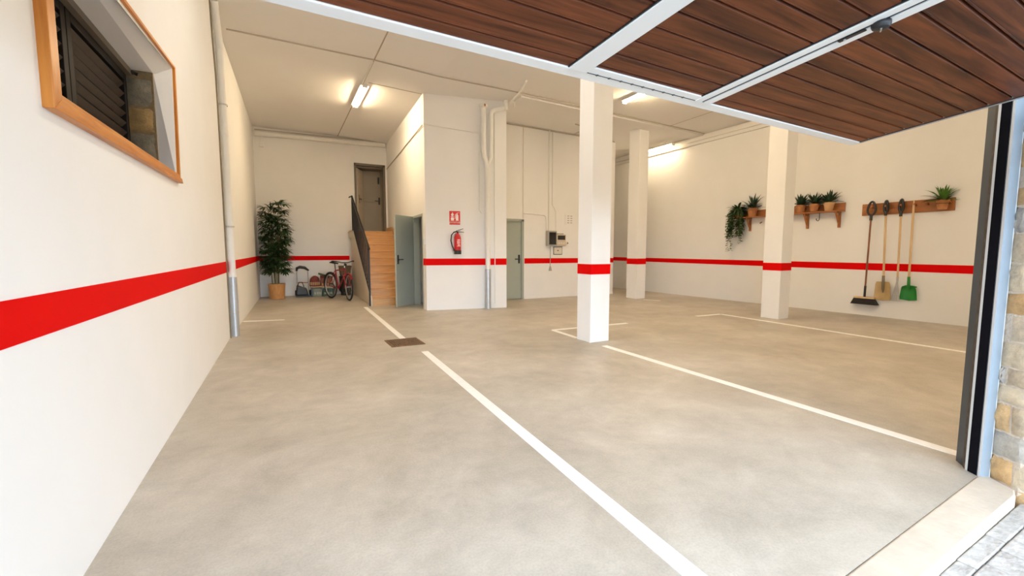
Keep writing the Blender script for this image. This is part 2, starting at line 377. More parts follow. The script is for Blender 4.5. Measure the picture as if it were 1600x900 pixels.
# stair side wall, with opening for the green door
XS = lambda y: 2.64+.048*(y-8.785)
m = MB()
def sw(y0, y1, z0, z1, t=.12):
    m.hexa([(XS(y0), y0, z0), (XS(y0)+t, y0, z0), (XS(y1)+t, y1, z0), (XS(y1), y1, z0), (XS(y0), y0, z1), (XS(y0)+t, y0, z1), (XS(y1)+t, y1, z1), (XS(y1), y1, z1)])
DY0, DY1, DZ = 9.02, 9.92, 2.04
sw(8.785, DY0, 0, 4.6); sw(DY1, 13.42, 0, 4.6); sw(DY0, DY1, DZ, 4.6)
ws = struct(m.build('wall_stair', M['wall']), 'white side wall beside the wooden steps', 'wall')
# block front
m = MB(); YF = lambda x: 8.785-.2147*(x-2.64)
m.prism([(2.64, YF(2.64), 0), (4.34, YF(4.34), 0), (4.34, 9.75, 0), (4.22, 9.75, 0), (4.22, YF(4.22)+.12, 0), (2.76, YF(2.76)+.12, 0), (2.76, 9.0, 0), (2.645, 9.0, 0)], (0, 0, 4.6))
wk = struct(m.build('wall_front_of_block', M['wall']), 'white projecting wall block with extinguisher and pipes', 'wall')
wk.name = 'wall_middle'
stripe(wk, [(2.64, YF(2.64), .948, 1.09), (4.34, YF(4.34), .945, 1.085)], (-.21, -.977, 0))
m = MB(); stripe(wk, [(2.642, 8.99, .948, 1.09), (2.638, 8.785, .948, 1.09)], (-1, 0, 0))
# wall with second green door and the meter boxes
m = MB(); YC = 9.7
m.box(4.22, 4.74, YC, YC+.2, 0, 4.6); m.box(5.49, 8.50, YC, YC+.2, 0, 4.6); m.box(4.74, 5.49, YC, YC+.2, 2.04, 4.6)
struct(MB().box(8.34, 8.50, YC+.2, 13.46, 0, 4.6).build('wall_recess', M['wall']), 'white return wall behind the meter wall corner', 'wall')
struct(MB().box(2.86, 4.22, 10.25, 10.35, 0, 4.6).build('wall_closet', M['wall']), 'pale inner wall seen through the open green door', 'wall')
wc = struct(m.build('wall_rear', M['wall']), 'white rear wall with meter boxes and closed green door', 'wall')
stripe(wc, [(5.52, YC, .922, 1.06), (8.50, YC, .915, 1.045)], (0, -1, 0))
m = MB(); m.box(5.53, 8.5, YC-.01, YC, 0, .06)
struct(m.build('baseboard_rear', M['wall']), 'low white baseboard under the meter boxes', 'baseboard')
# right wall
m = MB(); m.box(9.97, 10.2, .8, 13.7, 0, 4.6)
wr = struct(m.build('wall_right', M['wall']), 'long white right wall with shelf and tool rail', 'wall')
stripe(wr, [(9.97, 13.4, .935, 1.05), (9.97, 9.8, .917, 1.035), (9.97, 1.0, .862, 1.005)], (-1, 0, 0))
# pillars
for (x0, x1, y0, y1, zb, zt, lb) in [(3.65, 3.977, 4.60, 4.90, .933, 1.071, 'nearest white square pillar, beside the front white line'),
                                     (8.11, 8.42, 8.345, 8.72, .903, 1.052, 'farthest white pillar, left of the wall lamp'),
                                     (7.95, 8.265, 4.587, 4.92, .892, 1.031, 'white pillar in front of the plant shelf')]:
    p = struct(MB().box(x0, x1, y0, y1, 0, zc(x0)+.02).build('pillar', M['wall'], bev=.006), lb, 'pillar')
    q = .003
    MB().box(x0-q, x1+q, y0-q, y1+q, zb, zt).build('painted_stripe', M['red'], p)
# front wall: lintel and infill
m = MB(); m.box(-1.1, 10.2, .80, 1.0, 2.14, 4.75); m.box(3.53, 10.2, .80, .90, 0, 2.14); m.box(-1.1, -.66, .60, .80, -.2, 4.75)
struct(m.build('wall_front', M['wall']), 'front wall over the garage opening', 'wall')

# ------------------------------------------------------------------ stone pier, sill, paving
m = MB()
PA, PM, PB, PC = V((3.425, .785, 0)), V((3.362, .66, 0)), V((3.362, .25, 0)), V((5.0, .25, 0))
m.prism([PA+V((0, .075, -.3)), PA+V((0, 0, -.3)), PM+V((0, 0, -.3)), PB+V((0, 0, -.3)), PC+V((0, 0, -.3)), PC+V((0, .61, -.3))], (0, 0, 5.0))
wst = m.build('wall_stone', M['mortar']); struct(wst, 'outside stone wall beside the door track', 'wall')
st = MB()
def course(z, h, pts, start):
    """one course of rough blocks along a polyline of wall faces"""
    seg = []; L0 = 0
    for p, q in zip(pts, pts[1:]): seg.append((L0, p, (q-p).normalized(), (q-p).length)); L0 += (q-p).length
    def at(s_, d):
        for l0, p, u, ln in seg:
            if s_ <= l0+ln+1e-6 or l0 == seg[-1][0]:
                n = V((u.y, -u.x, 0)); n = -n if n.dot(V((-1, -.6, 0))) < 0 else n
                return p+u*(s_-l0)+n*d
    s_ = start
    while s_ < L0:
        w = R.uniform(.15, .27); a = max(s_+.005, .004); b = min(s_+w-.005, L0)
        if b-a > .03:
            gx, gz = 6, 4; vs = []; fs = []
            for iz in range(gz+1):
                for ix in range(gx+1):
                    u = ix/gx; w2 = iz/gz; e = min(1, 12*min(u, 1-u))*min(1, 12*min(w2, 1-w2))
                    vs.append(at(min(max(a+(b-a)*u+R.uniform(-.004, .004), .002), L0), .001+e*(.011+R.uniform(-.004, .004)))+V((0, 0, z+.006+(h-.011)*w2+R.uniform(-.004, .004))))
            for iz in range(gz):
                for ix in range(gx):
                    k = iz*(gx+1)+ix; fs.append((k, k+1, k+gx+2, k+gx+1))
            st.add(vs, fs)
        s_ += w
z = -.28; row = 0
while z < 4.55:
    h = R.choice([.10, .12, .14, .155])
    course(z, h, [PA, PM, PB], -.05 if row % 2 else -.13)
    course(z, h, [PB, PC], -.02 if row % 2 else -.11)
    z += h; row += 1
st.build('stones', M['stone'], wst, smooth=True)
sill = MB().prism([(-.66, .708, -.30), (-.66, .60, -.30), (2.127, .628, -.30), (3.262, .645, -.30), (3.335, .665, -.30), (3.415, .778, -.30), (3.40, .812, -.30), (1.866, .771, -.30)], (0, 0, .303))
struct(sill.build('trim_1', M['sill'], bev=.008), 'pale worn stone sill across the garage opening', 'sill')
g = MB().box(-30, 30, -40, .6, -.36, -.065); g.box(3.2, 30, .5, .62, -.36, -.065)
ground = struct(g.build('ground', M['grit']), 'rough grey paving outside the sill', 'paving')
pv = MB(); y = -1.3
r_ = 0
while y < .62:
    x = .2+(r_ % 2)*.08
    while x < 3.6:
        w = R.uniform(.13, .19); dz = R.uniform(-.003, .003)
        if x < 3.30: pv.box(x, min(x+w-.004, 3.352), y, min(y+.106, .627+.013*max(0, x-2.1)), -.10, -.052+dz)
        x += w
    y += .11; r_ += 1
pv.build('paving_stones', M['pave'], ground, bev=.006)

# ------------------------------------------------------------------ window_1
w1 = thing('window_1', (-.72, 3.3, 1.76), 'louvred window with orange pine frame high in left wall', 'window', kind='structure')
def ywin(y, z, x=None): return (XL(y) if x is None else x, y, z)
FO = [(2.165, 1.757), (4.40, 1.795), (4.485, 2.735), (2.165, 2.555)]
FI = [(2.262, 1.835), (4.345, 1.858), (4.432, 2.69), (2.262, 2.515)]
FI2 = [(2.235, 1.81), (4.36, 1.83), (4.45, 2.71), (2.235, 2.535)]
for i in range(4):
    j = (i+1) % 4
    a, b, c, d = FO[i], FO[j], FI2[j], FI2[i]; e, f = FI[j], FI[i]
    xb = lambda y: XL(y)-.004
    p = .034 if i in (0, 3) else .018
    m = MB().hexa([(xb(a[0]), *a), (xb(b[0]), *b), (xb(c[0]), *c), (xb(d[0]), *d),
                   (XL(a[0])+p, *a), (XL(b[0])+p, *b), (XL(c[0])+p, *c), (XL(d[0])+p, *d)])
    m.build('frame_bar', M['piney'] if i in (0, 2) else M['pine'], w1, bev=.004)
    m = MB().hexa([(xb(d[0])-.05, *d), (xb(c[0])-.05, *c), (xb(e[0])-.05, *e), (xb(f[0])-.05, *f), (XL(d[0])+p*.6, *d), (XL(c[0])+p*.6, *c), (XL(e[0])+p*.6, *e), (XL(f[0])+p*.6, *f)])
    if i in (0, 3): m.build('frame_lining', M['piney'] if i in (0, 2) else M['pine'], w1, bev=.003)
# stone return on the far side of the opening
m = MB().box(-1.08, -.832, 4.352, 4.372, 1.75, 2.62); sr = m.build('stone_return', M['joint'], w1)
m = MB(); z = 1.77
for h in (.19, .21, .19, .22):
    z1 = min(z+h-.02, 2.612); vs = []; fs = []; gx, gz = 5, 5
    for iz in range(gz+1):
        for ix in range(gx+1):
            u = ix/gx; q = iz/gz; e = min(1, 4*min(u, 1-u))*min(1, 4*min(q, 1-q))
            vs.append((-.995+.15*u+R.uniform(-.006, .006), 4.352-.016*e-R.uniform(0, .005)+.002, z+(z1-z)*q+R.uniform(-.006, .006)))
    for iz in range(gz):
        for ix in range(gx):
            k = iz*(gx+1)+ix; fs.append((k, k+1, k+gx+2, k+gx+1))
    m.add(vs, fs); z += h
m.build('stones', M['stonew'], sr, smooth=True)
m = MB().box(-1.0, -.955, 2.22, 4.35, 2.575, 2.617); m.build('head_rail', M['darkframe'], w1)
for (ya, yb) in [(2.23, 3.30), (3.31, 4.35)]:
    m = MB(); xa, xb_ = -1.03, -.99
    m.box(xa, xb_, ya, ya+.06, 1.76, 2.575); m.box(xa, xb_, yb-.06, yb, 1.76, 2.575)
    m.box(xa, xb_, ya+.06, yb-.06, 1.76, 1.82); m.box(xa, xb_, ya+.06, yb-.06, 2.52, 2.575)
    sh = m.build('shutter', M['louvre'], w1, bev=.003)
    m = MB(); zz = 1.84
    while zz < 2.51:
        m.obox((-1.012, (ya+yb)/2, zz), (.015, 0, .017), (0, (yb-ya)/2-.06, 0), (-.004, 0, .0035)); zz += .071
    m.build('slats', M['slat'], sh)
m = MB().tube([(-.985, 4.30, 2.60), (-.95, 4.36, 2.60), (-.92, 4.36, 2.59)], .016); m.build('hinge_pin', M['black'], w1)
m = MB().box(-1.11, -1.082, 2.0, 4.6, 1.6, 2.8); m.build('light_block', M['louvre'], w1)  # dark sheet added behind the slats to keep sky light out

# ------------------------------------------------------------------ doors
def lever(parent, base, out, along, up=(0, 0, 1), s=1.):
    b = V(base); o = V(out); a = V(along); u = V(up)
    m = MB().obox(b+o*.004, a*.022*s, o*.005, u*.10*s)
    m.tube([b, b+o*.045*s], .011*s); m.tube([b+o*.045*s-a*.008, b+o*.045*s+a*.125*s], .011*s)
    return lab(m.build('door_handle', M['black'], parent, smooth=True), 'black lever handle')
# door_1: open leaf beside the steps
hx, hy = XS(9.92)-.005, 9.915
d1 = thing('door_1', (hx, hy, 0), 'grey green door standing open beside the wooden steps', 'door', kind='structure')
fe = V((2.185, 9.50, 0)); hp = V((hx, hy, 0)); ld = (fe-hp).normalized(); ln = V((-ld.y, ld.x, 0))
if ln.y > 0: ln = -ln
Lw = (fe-hp).length
m = MB().obox(hp+ld*Lw/2-ln*.02+V((0, 0, .015+1.01)), ld*Lw/2, ln*.02, V((0, 0, 1.01))); m.build('leaf', M['greydoor'], d1, bev=.003)
lever(d1, hp+ld*(Lw-.065)+V((0, 0, 1.06)), ln, -ld)
m = MB().obox(hp+ld*(Lw-.01)+V((0, 0, 1.06))+ln*.002, ld*.008, ln*.003, V((0, 0, .09))); m.build('lock_plate', M['steel'], d1)
for zz in (.25, 1.0, 1.8): MB().tube([hp+ln*.005+V((0, 0, zz-.05)), hp+ln*.005+V((0, 0, zz+.05))], .012).build('hinge', M['greydoor'], d1)
m = MB()   # frame in the opening
for yy in (DY0, DY1-.05):
    m.hexa([(XS(yy)-.01, yy, 0), (XS(yy)+.13, yy, 0), (XS(yy)+.13, yy+.05, 0), (XS(yy)-.01, yy+.05, 0), (XS(yy)-.01, yy, DZ-.02), (XS(yy)+.13, yy, DZ-.02), (XS(yy)+.13, yy+.05, DZ-.02), (XS(yy)-.01, yy+.05, DZ-.02)])
m.hexa([(XS(DY0)-.01, DY0, DZ-.05), (XS(DY0)+.13, DY0, DZ-.05), (XS(DY1)+.13, DY1, DZ-.05), (XS(DY1)-.01, DY1, DZ-.05), (XS(DY0)-.01, DY0, DZ+.002), (XS(DY0)+.13, DY0, DZ+.002), (XS(DY1)+.13, DY1, DZ+.002), (XS(DY1)-.01, DY1, DZ+.002)])
m.build('door_frame', M['greydoor'], d1, bev=.003)
# door_2: closed
d2 = thing('door_2', (5.1, YC, 0), 'closed grey green door to the left of the meter boxes', 'door', kind='structure')
MB().box(4.76, 5.44, YC+.03, YC+.07, .012, 2.0).build('leaf', M['greydoor'], d2, bev=.003)
m = MB().box(4.70, 4.765, YC-.012, YC+.1, 0, 2.05); m.box(5.435, 5.50, YC-.012, YC+.1, 0, 2.05); m.box(4.70, 5.50, YC-.012, YC+.1, 1.995, 2.06)
m.build('door_frame', M['greydoor'], d2, bev=.003)
lever(d2, (5.375, YC+.028, 1.04), V((0, -1, 0)), V((-1, 0, 0)), s=1.1)
# door_3: at the head of the steps
d3 = thing('door_3', (2.37, YB(2.37), 1.8), 'grey brown doorway at the top of the wooden steps', 'door', kind='structure')
yb3 = YB(2.37)
m = MB().box(1.93, 1.985, yb3-.02, yb3+.12, 1.80, 3.80); m.box(2.745, 2.81, yb3-.02, yb3+.12, 1.80, 3.80); m.box(1.93, 2.81, yb3-.02, yb3+.12, 3.735, 3.80)
m.build('door_frame', M['darkframe'], d3, bev=.004)
m = MB().box(2.0, 2.85, yb3+.62, yb3+.66, 1.80, 3.70); lf = m.build('leaf', M['browndoor'], d3, bev=.003)
m = MB().box(2.22, 2.68, yb3+.612, yb3+.62, 2.75, 3.55); m.box(2.22, 2.68, yb3+.612, yb3+.62, 1.95, 2.55); m.build('panel', M['browndoor'], lf, bev=.004)
lever(lf, (2.74, yb3+.62, 2.80), V((0, -1, 0)), V((-1, 0, 0)), s=1.1)
m = MB().box(2.80, 2.84, yb3+.25, yb3+.7, 1.8, 3.75); m.box(1.78, 1.83, yb3+.25, yb3+.7, 1.8, 3.75); m.box(1.78, 2.84, yb3+.25, yb3+.7, 3.72, 3.78); m.box(1.78, 2.84, yb3+.2, yb3+.7, 1.72, 1.80); m.box(1.78, 2.84, yb3+.68, yb3+.74, 1.7, 3.8)
m.build('lobby', M['browndoor'], d3)
q0 = V((2.0, yb3+.08, 0)); q1 = V((2.24, yb3+.58, 0)); qd = (q1-q0)
m = MB().obox((q0+q1)/2+V((0, 0, 2.74)), qd/2, V((qd.y, -qd.x, 0)).normalized()*.018, V((0, 0, .93))); lf2 = m.build('side_leaf', M['cream'], d3, bev=.003)
lever(lf2, q0+qd*.25+V((.02, 0, 2.79)), V((1, -.1, 0)).normalized(), V((.12, .55, 0)).normalized(), s=1.2)
m = MB().box(2.70, 2.74, yb3+.55, yb3+.61, 3.32, 3.52); m.build('door_closer', M['black'], d3)

# ------------------------------------------------------------------ staircase and railing
NS = 10; y0s, tr, rs = 10.0, .28, .18
sx0, sx1 = 1.745, 2.64
stc = thing('staircase', (2.2, 10.0, 0), 'short flight of varnished wooden steps up to the raised doorway', 'staircase')
m = MB()
poly = [(sx0+.03, y0s+.02, 0)]
for i in range(NS): poly += [(sx0+.03, y0s+.02+tr*i, rs*i), (sx0+.03, y0s+.02+tr*i, rs*(i+1)-.03)]
poly += [(sx0+.03, 13.36, 1.77), (sx0+.03, 13.36, 0)]
poly = poly[1:]
m.prism(poly, (sx1-sx0-.04, 0, 0)); m.build('body', M['cream'], stc)
for i in range(NS):
    y = y0s+tr*i; ye = y+tr+.02 if i < NS-1 else 13.37
    xr = min(XS(y), XS(ye))-.006
    MB().box(sx0, xr, y-.012, ye, rs*(i+1)-.028, rs*(i+1)).build('tread', M['stairw'], stc, bev=.005)
    MB().box(sx0+.005, xr, y+.002, y+.021, rs*i, rs*(i+1)-.028).build('riser', M['stairw'], stc)
a = V((sx0-.012, 9.99, -.02)); b = V((sx0-.012, 12.55, 1.66))
m = MB().prism([(sx0-.022, 10.0, .0), (sx0-.022, 10.0, .20), (sx0-.022, 12.55, 1.83), (sx0-.022, 13.36, 1.83), (sx0-.022, 13.36, 1.62), (sx0-.022, 12.62, 1.62), (sx0-.022, 10.22, 0)], (.022, 0, 0))
m.build('stringer', M['cream'], stc)
m = MB().prism([(XS(12.3)-.02, 12.28, 1.68), (XS(12.3)-.02, 12.28, 1.82), (XS(12.3)-.02, 12.55, 1.93), (XS(12.3)-.02, 13.36, 1.93), (XS(12.3)-.02, 13.36, 1.80), (XS(12.3)-.02, 12.55, 1.80)], (.018, 0, 0))
m.build('skirting', M['stairw'], stc)
MB().box(1.70, 1.95, 12.5, 13.36, 1.77, 1.80).build('landing_edge', M['stairw'], stc)
rl = thing('stair_railing', (1.71, 10.05, 0), 'black iron handrail with balusters along the wooden steps', 'railing')
xr = 1.712; top = lambda y: 1.335+(y-10.1)*(2.72-1.335)/2.35
MB().bar((xr, 10.02, top(10.02)), (xr, 12.47, top(12.47)), .045, .035).build('handrail', M['iron'], rl, bev=.006)
MB().box(xr-.018, xr+.018, 10.06, 10.10, 0, top(10.08)).build('newel_post', M['iron'], rl, bev=.003)
MB().box(xr-.018, xr+.018, 12.41, 12.45, 1.80, top(12.43)).build('newel_post', M['iron'], rl, bev=.003)
bt = lambda y: .30+(y-10.1)*1.62/2.35
MB().bar((xr, 10.08, bt(10.08)), (xr, 12.43, bt(12.43)), .02, .025).build('bottom_rail', M['iron'], rl)
for k in range(19):
    y = 10.2+k*.118
    MB().tube([(xr, y, bt(y)), (xr, y, top(y))], .0085, 6).build('baluster', M['iron'], rl)
MB().tube([(xr, 12.45, top(12.43)), (xr-.05, 12.47, top(12.43)), (xr-.07, 12.47, top(12.43)-.03)], .016).build('rail_end', M['iron'], rl)

# ------------------------------------------------------------------ overhead garage door
SC = .965; CAMP = V((0, 0, 1.25))
def dp(x, t, h=0.):      # x along the bottom edge, t away from it, h below the panel face (positive = down)
    p = V((x+.12*t, 1.414+.0237*x-t, 1.93+.14*t-h))
    return CAMP+(p-CAMP)*SC
gd = thing('garage_door', dp(1.4, .7), 'raised overhead garage door with dark wood planks in white frame', 'garage door')
DX0, DX1, TL = -.53, 3.291, 2.0
def slab(x0, x1, t0, t1, h0, h1): return [dp(x0, t0, h0), dp(x1, t0, h0), dp(x1, t1, h0), dp(x0, t1, h0), dp(x0, t0, h1), dp(x1, t0, h1), dp(x1, t1, h1), dp(x0, t1, h1)]
MB().hexa(slab(DX0, DX1, 0, .05, -.04, 0)).build('bottom_rail', M['frame_w'], gd, bev=.003)
MB().hexa(slab(DX0, DX1, TL-.06, TL, -.04, 0)).build('top_rail', M['frame_w'], gd, bev=.003)
m = MB().hexa(slab(DX0, DX0+.06, .05, TL-.06, -.04, 0)); m.build('side_rail', M['frame_w'], gd)
m = MB().hexa(slab(DX1-.022, DX1, .05, TL-.06, -.04, .0)); m.hexa(slab(DX1-.03, DX1-.022, .05, TL-.06, -.02, -.006)); lab(m.build('side_rail', M['edge_m'], gd), 'thin grey metal edge')
M1a, M1b, M2a, M2b = .974, 1.058, 1.690, 1.79
m = MB().hexa(slab(M1a, M1b, .05, TL-.06, -.04, .004)); m.build('mullion', M['frame_w'], gd, bev=.002)
m = MB().hexa(slab(M2a, M2a+.037, .05, TL-.06, -.04, .004)); m.hexa(slab(M2a+.056, M2b, .05, TL-.06, -.04, .004))
mu = m.build('mullion', M['frame_w'], gd, bev=.0015)
MB().hexa(slab(M2a+.036, M2a+.057, .05, TL-.06, -.04, -.001)).build('gap_strip', M['black'], mu)
m = MB().hexa(slab(M1b, M2a, .05, .085, -.04, 0)); wr_ = m.build('wicket_rail', M['frame_w'], gd, bev=.0015)
m = MB().hexa(slab(M1b-.04, M2a+.03, .0475, .0515, -.001, .0012)); 
for k in range(9):
    xx = M1b+.05+k*.062; m.hexa(slab(xx, xx+.008, .045, .054, -.001, .002))
m.build('rail_seam', M['dgrey'], wr_)
for (xa, xb_, ta, nm) in [(DX0+.06, M1a, .05, 0), (M1b, M2a, .085, 0), (M2b, DX1-.022, .05, 0)]:
    m = MB(); t = ta; P_ = .0833; first = True
    k = 0
    while t < TL-.06:
        t1 = (math.floor((t-.0185)/P_+1e-6)+1)*P_+.0185
        t1 = min(t1, TL-.06)
        g0 = .004
        if t1-t > .015:
            # board with a bead beside its groove
            vs = []
            prf = [(t, -.03), (t, -.008), (t+.003, -.0045), (t+.008, -.0045), (t+.0092, -.0062), (t+.0106, -.0045), (t1-.0085, -.0045), (t1-.0065, -.009), (t1-.0065, -.03)]
            n = len(prf)
            vs = [dp(xa, a_, h_) for a_, h_ in prf]+[dp(xb_, a_, h_) for a_, h_ in prf]
            m.add(vs, [tuple(range(n)), tuple(range(2*n-1, n-1, -1))]+[(i, n+i, n+(i+1) % n, (i+1) % n) for i in range(n)])
        t = t1
    m.build('plank_panel', M['plank'], gd)
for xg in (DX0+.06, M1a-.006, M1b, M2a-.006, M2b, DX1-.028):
    MB().hexa(slab(xg, xg+.006, .052, TL-.06, -.03, -.001)).build('shade_strip', M['black'], gd)  # black strips stand in for the shade along the mullion edges
MB().hexa(slab(DX0+.02, DX1-.01, .01, TL-.01, -.055, -.032)).build('backing_sheet', M['dgrey'], gd)
kc = dp(1.742+.005, .690, 0); dn = (dp(1, .5, 1)-dp(1, .5, 0)).normalized()
m = MB().lathe([(.024, -.002), (.027, .002), (.027, .013), (.023, .021), (.012, .026), (.001, .027)], kc, 18, axis=dn); kn = m.build('door_knob', M['black'], gd, smooth=True)
m = MB().obox(kc+dn*.026, V((.012, .006, 0)), V((-.001, .002, 0)), dn*.002); m.build('knob_slot', M['steel'], kn)
m = MB().hexa(slab(1.733, 1.75, .572, .650, .003, .007)); lt = m.build('latch_plate', M['black'], gd)
m = MB().lathe([(.004, 0), (.004, .003), (.001, .004)], dp(1.742, .59, .007), 10, axis=dn); m.build('screw', M['steel'], lt)

# ------------------------------------------------------------------ door track (jamb) on the right
jt = thing('door_track', (3.42, .85, 0), 'dark and blue grey steel door track beside the stone wall', 'door track')
zt = 2.14
def strip(nm, a, b, mt, th=.006, back=(.6, .8)):
    a = V((*a, 0)); b = V((*b, 0)); bk = V((*back, 0)).normalized()*th
    return MB().prism([a, b, b+bk, a+bk], (0, 0, zt)).build(nm, M[mt], jt)
J = dict(a=(3.505, .932), b=(3.449, .888), c=(3.401, .862), d=(3.363, .806), e=(3.374, .798), f=(3.408, .778))
strip('inner_flange', J['a'], J['b'], 'dgrey', .01)
strip('guide_track', (3.447, .888), (3.4065, .8685), 'rust', .01)
strip('channel_edge', (3.4020, .8655), (3.3985, .8605), 'lightedge', .01)
strip('channel_back', (3.4035, .8665), (3.3665, .8095), 'chan', .008)
strip('channel_edge', (3.3645, .8075), (3.3610, .8005), 'lightedge', .006)
strip('outer_flange', (3.365, .804), (3.408, .777), 'blue', .012, (.4, .9))
strip('outer_lip', (3.407, .7785), (3.411, .7745), 'lightedge', .012, (.4, .9))
m = MB()
for zz, ln_ in ((1.02, .03), (.42, .10), (.20, .16), (.75, .05)):
    MB().obox((3.436, .880, zz), (.006, .004, 0), (-.003, .005, 0), (0, 0, ln_)).build('bolt', M['black'], jt)

# ------------------------------------------------------------------ pipes and conduits
def arc(p0, p1, p2, n=6):
    p0, p1, p2 = V(p0), V(p1), V(p2)
    return [p0.lerp(p1, t).lerp(p1.lerp(p2, t), t) for t in [i/n for i in range(n+1)]]
lp = thing('drain_pipe', (-.66, 7.45, 0), 'white downpipe with grey metal foot on left wall', 'pipe')
m = MB().tube([(-.660, 7.45, .88), (-.660, 7.45, 4.05), (-.660, 7.05, 4.515)], .047, 16)
for zz in (.88, 2.9): m.tube([(-.660, 7.45, zz-.02), (-.660, 7.45, zz+.05)], .052, 16)
m.build('upper_pipe', M['pipe'], lp, smooth=True)
MB().tube([(-.660, 7.45, 0), (-.660, 7.45, .87)], .056, 16).build('metal_foot', M['sleeve'], lp, smooth=True)
for zz in (.35, 1.6, 3.3): MB().ring((-.66, 7.45, zz), (0, 0, 1), .057, (.012, .004), 20, 6).build('bracket', M['steel'], lp)
cb = MB().tube([(-.705, 7.29, 0), (-.705, 7.29, 3.2), (-.705, 7.26, 3.6), (-.705, 7.1, 4.2), (-.705, 7.05, 4.5)], .011, 8)
tag(cb.build('cable', M['socket'], smooth=True), 'thin dark cable running beside the left wall downpipe', 'cable')
# forked pipe on the block
fx, fy = 3.90, 8.40
fp = thing('drain_pipe', (fx, fy, 0), 'white forked pipe with grey metal foot on projecting wall block', 'pipe')
yp = lambda x: YF(x)-.075
m = MB().tube([(fx, yp(fx), .85), (fx, yp(fx), 2.95), *arc((fx, yp(fx), 2.95), (fx, yp(fx), 3.08), (3.84, yp(3.84), 3.22)), (3.82, yp(3.82), 3.34), (3.82, yp(3.82), 4.24)], .052, 14)
m.build('upper_pipe', M['pipe'], fp, smooth=True)
m = MB().tube([(fx, yp(fx), 3.02), (3.975, yp(3.975), 3.22), (3.978, yp(3.978), 4.05), *arc((3.978, yp(3.978), 4.08), (3.978, yp(3.978), 4.18), (4.09, yp(4.09)-.02, 4.20)), (4.28, yp(4.28)-.05, 4.245)], .045, 14)
m.tube([(4.27, yp(4.27)-.05, 4.20), (4.27, yp(4.27)-.05, 4.40)], .05, 14)
m.build('branch_pipe', M['pipe'], fp, smooth=True)
MB().tube([(fx, yp(fx), 0), (fx, yp(fx), .86)], .065, 16).build('metal_foot', M['sleeve'], fp, smooth=True)
m = MB().lathe([(.055, 0), (.085, .02), (.085, .07), (.05, .075)], (3.82, yp(3.82), 4.22), 14); m.build('collar', M['pipe'], fp, smooth=True)
m = MB().box(3.80, 3.835, yp(3.82)-.087, yp(3.82)-.05, 4.235, 4.28); m.build('rust_patch', M['terra'], fp)
for zz in (1.4, 2.4): MB().ring((fx, yp(fx), zz), (0, 0, 1), .055, .008, 20, 6).build('clamp', M['pipe'], fp, smooth=True)
tp = MB().tube([(4.30, 8.20, 4.30), (4.30, 7.80, 4.385), (4.24, 7.55, 4.395), (4.13, 7.20, 4.40)], .022, 8)
tp.tube([(4.30, 8.15, 4.33), (4.42, 8.22, 4.36), (4.52, 8.40, 4.345)], .018, 8)
tag(tp.build('pipe', M['pipe'], smooth=True), 'thin white branching pipe under the ceiling above the forked pipe', 'pipe')
def conduit(pts, r, label, mt='pipe', name='conduit', n=8):
    return tag(MB().tube(pts, r, n).build(name, M[mt], smooth=True), label, 'conduit')
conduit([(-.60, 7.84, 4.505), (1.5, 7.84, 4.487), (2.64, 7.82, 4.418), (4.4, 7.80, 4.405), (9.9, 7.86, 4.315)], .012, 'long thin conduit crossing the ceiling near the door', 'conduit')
conduit([(1.50, 7.9, 4.48), (1.50, 9.02, 4.48)], .010, 'short conduit along the ceiling joint feeding the tube lamp by the steps')
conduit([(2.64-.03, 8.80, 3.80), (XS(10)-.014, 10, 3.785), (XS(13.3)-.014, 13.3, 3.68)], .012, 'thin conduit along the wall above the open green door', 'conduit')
conduit([(2.63, YF(2.63)-.014, 3.82), (3.74, YF(3.74)-.014, 3.72), (3.75, YF(3.75)-.014, 3.70), (3.75, YF(3.75)-.014, 2.12), (3.80, YF(3.80)-.014, 2.05)], .012, 'thin conduit across the block wall down beside the forked pipe')
conduit([(4.08, YF(4.08)-.012, .1), (4.08, YF(4.08)-.012, 4.15)], .010, 'straight thin conduit right of the forked pipe')
conduit([(-.52, 13.38, 4.33), (2.80, 13.28, 4.36)], .065, 'thick white pipe running high along the back wall', name='pipe', n=14)
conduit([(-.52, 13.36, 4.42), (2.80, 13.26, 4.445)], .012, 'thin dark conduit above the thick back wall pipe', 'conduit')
conduit([(6.25, YC-.02, 4.4), (6.25, YC-.02, 1.78)], .018, 'upright conduit dropping to the grey meter box')
conduit([(5.47, YC-.015, 4.4), (5.47, YC-.015, 2.08)], .008, 'thin upright conduit above the closed green door', 'plate')
conduit([(5.49, YC-.014, 2.21), (6.05, YC-.014, 2.19), *arc((6.08, YC-.014, 2.19), (6.16, YC-.014, 2.18), (6.17, YC-.014, 2.08)), (6.18, YC-.014, 1.78)], .010, 'bent conduit from the closed green door to the meter box')
conduit([(6.36, YC-.015, 4.4), (6.36, YC-.015, 2.48), (6.47, YC-.015, 2.30), (6.48, YC-.015, 1.69)], .012, 'kinked conduit dropping to the beige timer box')
conduit([(5.0, YC-.02, 4.375), (8.45, YC-.02, 4.33)], .014, 'thin conduit under the ceiling over the meter boxes', 'conduit')
conduit([(6.5, 8.9, 4.36), (7.0, 8.95, 4.36), (7.0, 9.6, 4.36)], .012, 'short bent conduit on the ceiling before the meter wall', 'conduit')
tr_ = MB().box(9.90, 9.97, 2.0, 12.9, 4.09, 4.15); tag(tr_.build('cable_trunking', M['ceil'], bev=.004), 'white cable trunking along the top of the right wall', 'trunking')
tr_ = MB().box(9.93, 9.97, 1.4, 13.0, 4.19, 4.30); tag(tr_.build('cornice', M['ceil'], bev=.004), 'narrow white cornice above the wall lamp', 'cornice')
sd = MB().lathe([(.05, 0), (.05, .02), (.03, .035), (.005, .04)], (9.55, 6.15, zc(9.55)), 14, axis=(0, 0, -1)); tag(sd.build('ceiling_sensor', M['meter'], smooth=True), 'small round grey sensor on the ceiling near the garage door edge', 'sensor')
